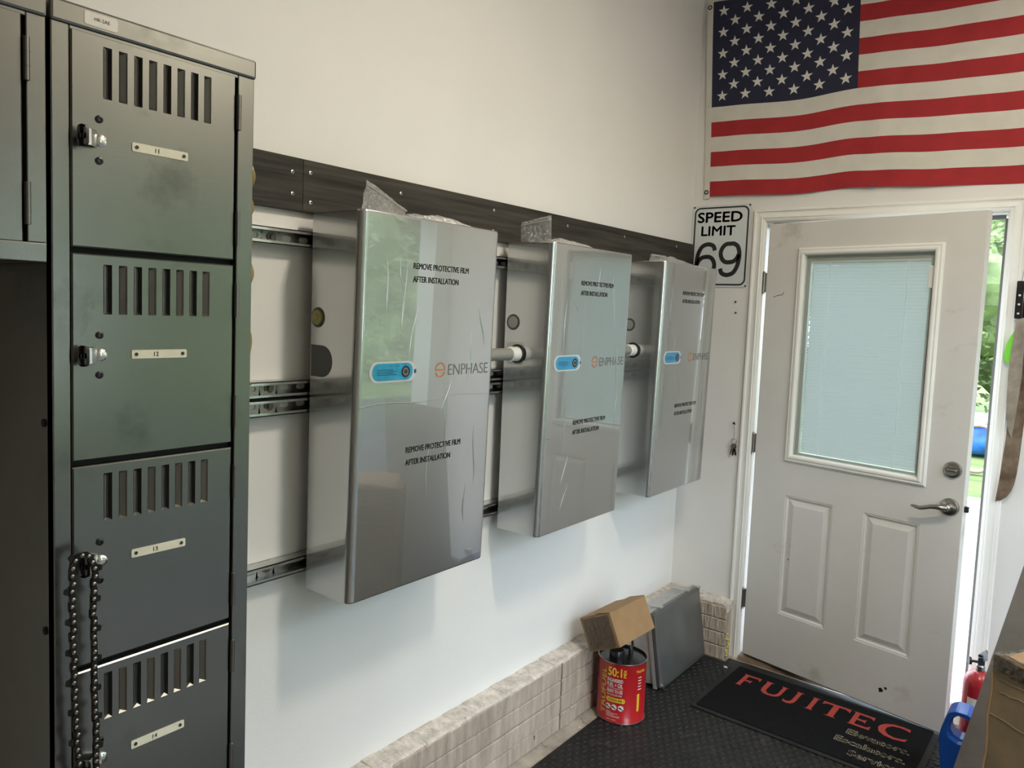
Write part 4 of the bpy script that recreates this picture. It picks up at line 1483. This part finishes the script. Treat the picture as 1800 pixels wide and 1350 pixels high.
# ================================================================== things by the door's right edge
fe = thing('fire_extinguisher', (1.365, -.105, 0), 'red fire extinguisher beside the door opening behind the blue jug', 'fire extinguisher')
ex, ey = 1.362, -.105
part(fe, 'cylinder', MB().lathe([(.050, 0), (.054, .006), (.054, .235), (.052, .255), (.044, .275), (.028, .290), (.016, .296)], (ex, ey, .0088), 32), mExtRed, smooth=50)
part(fe, 'label_band', MB().add([(ex + .0546 * math.cos(rad(a_)), ey + .0546 * math.sin(rad(a_)), z_) for a_ in range(235, 300, 8) for z_ in (.14, .205)], [(2 * i, 2 * i + 2, 2 * i + 3, 2 * i + 1) for i in range(8)]), mWhiteInk, smooth=50, label='pale label on the cylinder')
part(fe, 'valve', MB().lathe([(.016, .296), (.016, .315), (.012, .318), (.012, .345)], (ex, ey, .0088), 16).box((ex - .010, ey - .012, .330), (ex + .014, ey + .012, .360)), mNickel, smooth=30, bevel=.002)
part(fe, 'squeeze_lever', MB().mbox((-.012, -.008, .360), (.012, .008, .368), lambda a, b, c: (ex + a * 1 + (c - .36) * .3, ey + b - .0, c)).prism([(-.005, .338), (.060, .372), (.058, .402), (.040, .404), (-.012, .368)], lambda u, v, n: (ex + u * .4, ey - u * .9 + n, v), -.008, .008), mBlackPl, bevel=.002, label='black squeeze lever')
part(fe, 'gauge', MB().cyl((ex - .012, ey - .004, .338), (ex - .032, ey - .012, .338), .005, n=10).cyl((ex - .032, ey - .012, .338), (ex - .040, ey - .015, .338), .015, n=18), mDarkMetal, smooth=40, label='small round pressure gauge')

jg = thing('blue_jug', (1.385, -.40, .008), 'blue plastic jug with a loop handle beside the grey board', 'jug')
jx, jy = 1.365, -.42
jo = [(-.066, 0), (.085, 0), (.092, .05), (.090, .165), (.070, .215), (.035, .240), (-.0, .262), (-.036, .262), (-.060, .248), (-.078, .185), (-.084, .150), (-.080, .10)]
ji = [(-.040, .168), (-.020, .158), (.022, .158), (.052, .190), (.050, .202), (.024, .222), (.004, .232), (-.014, .240), (-.030, .240), (-.042, .228), (-.050, .200), (-.049, .182)]


def ell(o_, k_=36):
    return o_


def outline_at(P_, cx, cz, ang):
    """distance from (cx,cz) to the polygon outline in a direction"""
    best = None
    d = (math.cos(ang), math.sin(ang))
    for (a, b), (c, e) in zip(P_, P_[1:] + P_[:1]):
        ax, az, bx, bz = a - cx, b - cz, c - cx, e - cz
        den = d[0] * (bz - az) - d[1] * (bx - ax)
        if abs(den) < 1e-9:
            continue
        t_ = (ax * (bz - az) - az * (bx - ax)) / den
        s_ = (ax * d[1] - az * d[0]) / den
        if t_ > 0 and -1e-6 <= s_ <= 1 + 1e-6:
            best = t_ if best is None else max(best, t_)
    return best or .01


hc = (-.002, .198)
jm = MB()
K = 48
lay = []
for yy_, so, si in ((-.050, .90, 1.35), (-.042, .97, 1.12), (-.030, 1.0, 1.0), (.030, 1.0, 1.0), (.042, .97, 1.12), (.050, .90, 1.35)):
    oo, ii = [], []
    for i in range(K):
        a = 2 * math.pi * i / K
        ro = outline_at(jo, hc[0], hc[1], a)
        ri = outline_at(ji, hc[0], hc[1], a)
        thick = ro - ri
        ro2 = ro if so == 1 else ri + thick * (.5 + .5 * so) if thick < .06 else ro - .006 * (1 - so) / .1
        ri2 = ri if si == 1 else min(ri * si, ri + thick * .35)
        oo.append((jx + hc[0] + ro2 * math.cos(a), jy + yy_ * (.62 if False else 1), .0085 + hc[1] + ro2 * math.sin(a)))
        ii.append((jx + hc[0] + ri2 * math.cos(a), jy + yy_, .0085 + hc[1] + ri2 * math.sin(a)))
    lay.append((oo, ii))
vs = []
for oo, ii in lay:
    vs += oo + ii
for l in range(len(lay) - 1):
    for i in range(K):
        j = (i + 1) % K
        a0, b0 = l * 2 * K, (l + 1) * 2 * K
        jm.add(vs, [(a0 + i, a0 + j, b0 + j, b0 + i), (a0 + K + j, a0 + K + i, b0 + K + i, b0 + K + j)])
for l, rev in ((0, 0), (len(lay) - 1, 1)):
    for i in range(K):
        j = (i + 1) % K
        q_ = (l * 2 * K + i, l * 2 * K + K + i, l * 2 * K + K + j, l * 2 * K + j)
        jm.add(vs, [q_[::-1] if rev else q_])
part(jg, 'jug_body', jm, mBlueJug, smooth=50)
part(jg, 'cap', MB().lathe([(.022, .236), (.022, .262), (.019, .266), (.002, .266)], (jx + .062, jy, .0085), 20), mWhitePVC, smooth=30)

bd = MB().prism([(1.326, 0), (1.80, 0), (1.98, 1.05), (1.526, 1.05)], lambda u, v, n: (u, -.64 + .05 * v + n, v + .0085), -.004, .004)
solo('leaning_board', bd, mCardGrey, 'grey-brown flat board leaning behind the large cardboard box', 'board')

bx = thing('large_carton', (1.62, -.95, .008), 'large worn cardboard box with taped torn top at the right edge', 'box')
d1 = Vector((.81, -.587, 0))
d2 = Vector((.587, .81, 0))
B0 = Vector((1.458, -.95, 0))


def LB(u, v, n=0.):
    p = B0 + d1 * u - Vector((.587, .81, 0)) * n
    return (p.x, p.y, v)


BZ = .690
vs = []
mb = MB()
fr_ = [(0, 0), (.46, 0), (.46, BZ - .02), (.36, BZ - .012), (.24, BZ - .02), (.12, BZ - .006), (.05, BZ - .004), (.012, BZ), (0, BZ - .004)]
mb.prism([(min(u, .44), max(v, .0085)) for u, v in fr_], LB, -.20, 0)
part(bx, 'carton', mb, mCardDark, bevel=.004)
cr_ = MB()
for (ua, va, ub, vb) in ((.004, .508, .45, .498), (.02, .622, .2, .628), (.03, .585, .18, .600)):
    pts_ = [LB(ua + (ub - ua) * i / 10, va + (vb - va) * i / 10 + .002 * math.sin(i * 2.1), .0005) for i in range(11)]
    cr_.tube(pts_, .0022, 6)
part(bx, 'crease', cr_, mCardDark, smooth=60)
part(bx, 'edge_wear', MB().tube([LB(.0 + .003 * math.sin(i * 1.7), .02 + i * .047, .001) for i in range(14)], .0035, 6), mCard, smooth=60, label='pale worn carton corner')
tp = sheet(lambda u, v, d: (LB(-.006 + .46 * u, BZ - .045 + .05 * v + d * .4, .004 + abs(d) * .6) if v < .5 else LB(-.006 + .46 * u, BZ + .004 + d, .004 - (v - .5) * .3)), 26, 10, .009, 9)
part(bx, 'tape', tp, mTape, smooth=70, label='crumpled shiny packing tape')
part(bx, 'top_flap', MB().add([LB(.03, BZ + .002, -.02), LB(.45, BZ - .012, -.01), LB(.45, BZ + .03, -.18), LB(.03, BZ + .035, -.19)], [(0, 1, 2, 3), (3, 2, 1, 0)]), mCard)

# ================================================================== machetes right of the casing
WYm = lambda y0: (lambda u, v, n: (u, y0 - n, v))
mh = thing('machete', (1.385, -.022, .966), 'rusty brown machete hanging blade down beside the door casing', 'machete')
part(mh, 'blade', MB().prism([(1.354, .966), (1.373, .974), (1.391, .992), (1.403, 1.016), (1.411, 1.045), (1.416, 1.09), (1.420, 1.16), (1.424, 1.30), (1.424, 1.66), (1.385, 1.66), (1.377, 1.336), (1.369, 1.20), (1.361, 1.063)], WYm(-.020), 0, .0025), mRust, bevel=.0006)
part(mh, 'handle', MB().prism(rrect(1.387, 1.422, 1.62, 1.78, .012, 4), WYm(-.013), 0, .018), mBlackPl, bevel=.004)
mh2 = thing('machete', (1.375, -.034, 1.223), 'pale worn machete hanging in front of the rusty one', 'machete')
part(mh2, 'blade', MB().prism([(1.389, 1.223), (1.401, 1.40), (1.404, 1.48), (1.400, 1.695), (1.371, 1.690), (1.359, 1.491), (1.362, 1.36), (1.366, 1.300), (1.376, 1.255)], WYm(-.034), 0, .0025), mBlade, bevel=.0006)
hg = MB()
o_ = rrect(1.362, 1.386, 1.690, 1.835, .004, 3)
hg.prism(o_, WYm(-.0345), 0, .003)
for zz in (1.71, 1.745, 1.78):
    hg.cyl((1.374, -.0376, zz), (1.374, -.0390, zz), .0042, n=10, mi=1)
part(mh2, 'tang', hg, [mDarkMetal, mWhiteInk], label='dark drilled tang')
part(mh2, 'wire_hook', MB().tube([(1.374, -.036, 1.825), (1.380, -.036, 1.87), (1.390, -.028, 1.95), (1.392, -.006, 1.96)], .0014, 6), mGalv)
gp = thing('green_grip', (1.358, -.030, 1.515), 'bright green curved plastic grip behind the pale machete', 'grip')
part(gp, 'grip_body', MB().prism([(1.367, 1.640), (1.356, 1.620), (1.345, 1.590), (1.341, 1.560), (1.342, 1.530), (1.349, 1.518), (1.363, 1.516), (1.375, 1.53), (1.378, 1.60), (1.374, 1.635)], WYm(-.0235), 0, .010), mGreen, bevel=.003)
part(gp, 'wall_peg', MB().cyl((1.372, -.0005, 1.58), (1.372, -.026, 1.58), .004, n=8), mGalv)

# ================================================================== outside
gm = MB()
for lo, hi in (((-16, .14, -.16), (22, 36, -.05)), ((RX + .14, -16, -.16), (22, .14, -.05))):
    gm.box(lo, hi)
solo('ground', gm, mGrass, kind='structure')
solo('gravel_path', MB().box((-3, .18, -.05), (RX, 5.3, -.03)), mGravel, 'pale gravel outside the half-open door', 'gravel', kind='stuff')
solo('driveway', MB().box((RX + .15, -7, -.05), (7.4, 7, -.03)), mAsphalt, kind='structure')


def tree(x, y, h, r, label, seed, leaves=2600, ls=1.):
    rnd = random.Random(seed)
    t = thing('leafy_tree', (x, y, -.05), label, 'tree', 'trees outside the garage')
    part(t, 'trunk', MB().tube([(x, y, -.05), (x + .05, y, h * .3), (x - .04, y + .05, h * .7)], [.14, .11, .05], 8), mBark, smooth=60)
    blobs = [(rnd.uniform(-.6, .6) * r, rnd.uniform(-.6, .6) * r, h * rnd.uniform(.06, .92), r * rnd.uniform(.36, .60)) for _ in range(30)]
    mb = MB()
    for i in range(leaves):
        bx_, by_, bz_, br_ = blobs[i % len(blobs)]
        a, b = rnd.uniform(0, 6.283), math.acos(rnd.uniform(-1, 1))
        q = br_ * rnd.uniform(.7, 1.05)
        c = Vector((x + bx_ + q * math.sin(b) * math.cos(a), y + by_ + q * math.sin(b) * math.sin(a), max(.05, bz_ + q * math.cos(b))))
        s_ = rnd.uniform(.07, .15) * ls
        e1 = Vector((rnd.uniform(-1, 1), rnd.uniform(-1, 1), rnd.uniform(-.5, .5))).normalized()
        e2 = e1.orthogonal().normalized()
        mb.add([c - e1 * s_, c + e2 * s_ * .55, c + e1 * s_, c - e2 * s_ * .55], [(0, 1, 2, 3)])
    for bx_, by_, bz_, br_ in blobs:        # dense inner twigs and leaves
        mb.lathe([(br_ * .62 * math.sin(k_ * math.pi / 6) + .01, -br_ * .62 * math.cos(k_ * math.pi / 6)) for k_ in range(7)], (x + bx_, y + by_, bz_), 9)
    part(t, 'foliage', mb, mLeaf, kind='stuff')
    return t


tree(-.9, 13.0, 5.4, 2.1, 'leafy green tree seen through the narrow door gap', 1, 16000, .62)
tree(-5.4, 15.0, 5.4, 2.2, 'leafy tree standing left of the one in the door gap', 2, 2500)
for i_, (x_, y_, lab_) in enumerate(((9.6, 2.2, 'leafy tree across the driveway, second from the end wall side'), (10.2, 7.2, 'leafy tree across the driveway, nearest the end wall side'), (9.8, -2.8, 'leafy tree across the driveway opposite the middle of the opening'),
                                     (7.6, -8.6, 'unseen tall tree added at the back wall side to block skylight from the door'), (7.4, 12.2, 'leafy tree beyond the corner of the driveway'))):
    tree(x_, y_, 4.9 if y_ > -5 else 9., 2.4, lab_, 10 + i_, 6000)  # the tall one is added out of view to keep skylight off the door

tb = thing('tarp_bundle', (.42, 8.4, -.05), 'blue tarp bundle with a pale cover on the grass outside', 'tarp')
part(tb, 'tarp', sheet(lambda u, v, d: (.42 + (.36 + d * 2) * math.sin(math.pi * v) * math.cos(6.2832 * u), 8.5 + (.36 + d * 2) * math.sin(math.pi * v) * math.sin(6.2832 * u), .21 + (.25 + d) * -math.cos(math.pi * v)), 20, 12, .04, 4), mTarp, smooth=60)
part(tb, 'pale_cover', sheet(lambda u, v, d: (.40 + (.42 + d) * v * math.cos(6.2832 * u), 8.5 + (.40 + d) * v * math.sin(6.2832 * u), .52 - .10 * v * v + d * .4), 20, 6, .03, 6), mPale, smooth=60)
hs = MB()
for kk in range(3):
    hs.tube([(.60 + .24 * math.cos(t), 6.85 + .10 * math.sin(t) + kk * .03, .26 + .26 * math.sin(t)) for t in [k * math.pi / 14 for k in range(28)]], .022, 8, closed=True)
solo('hose_coil', hs, mTan, 'tan hose coil standing on the grass outside', 'hose', smooth=60)
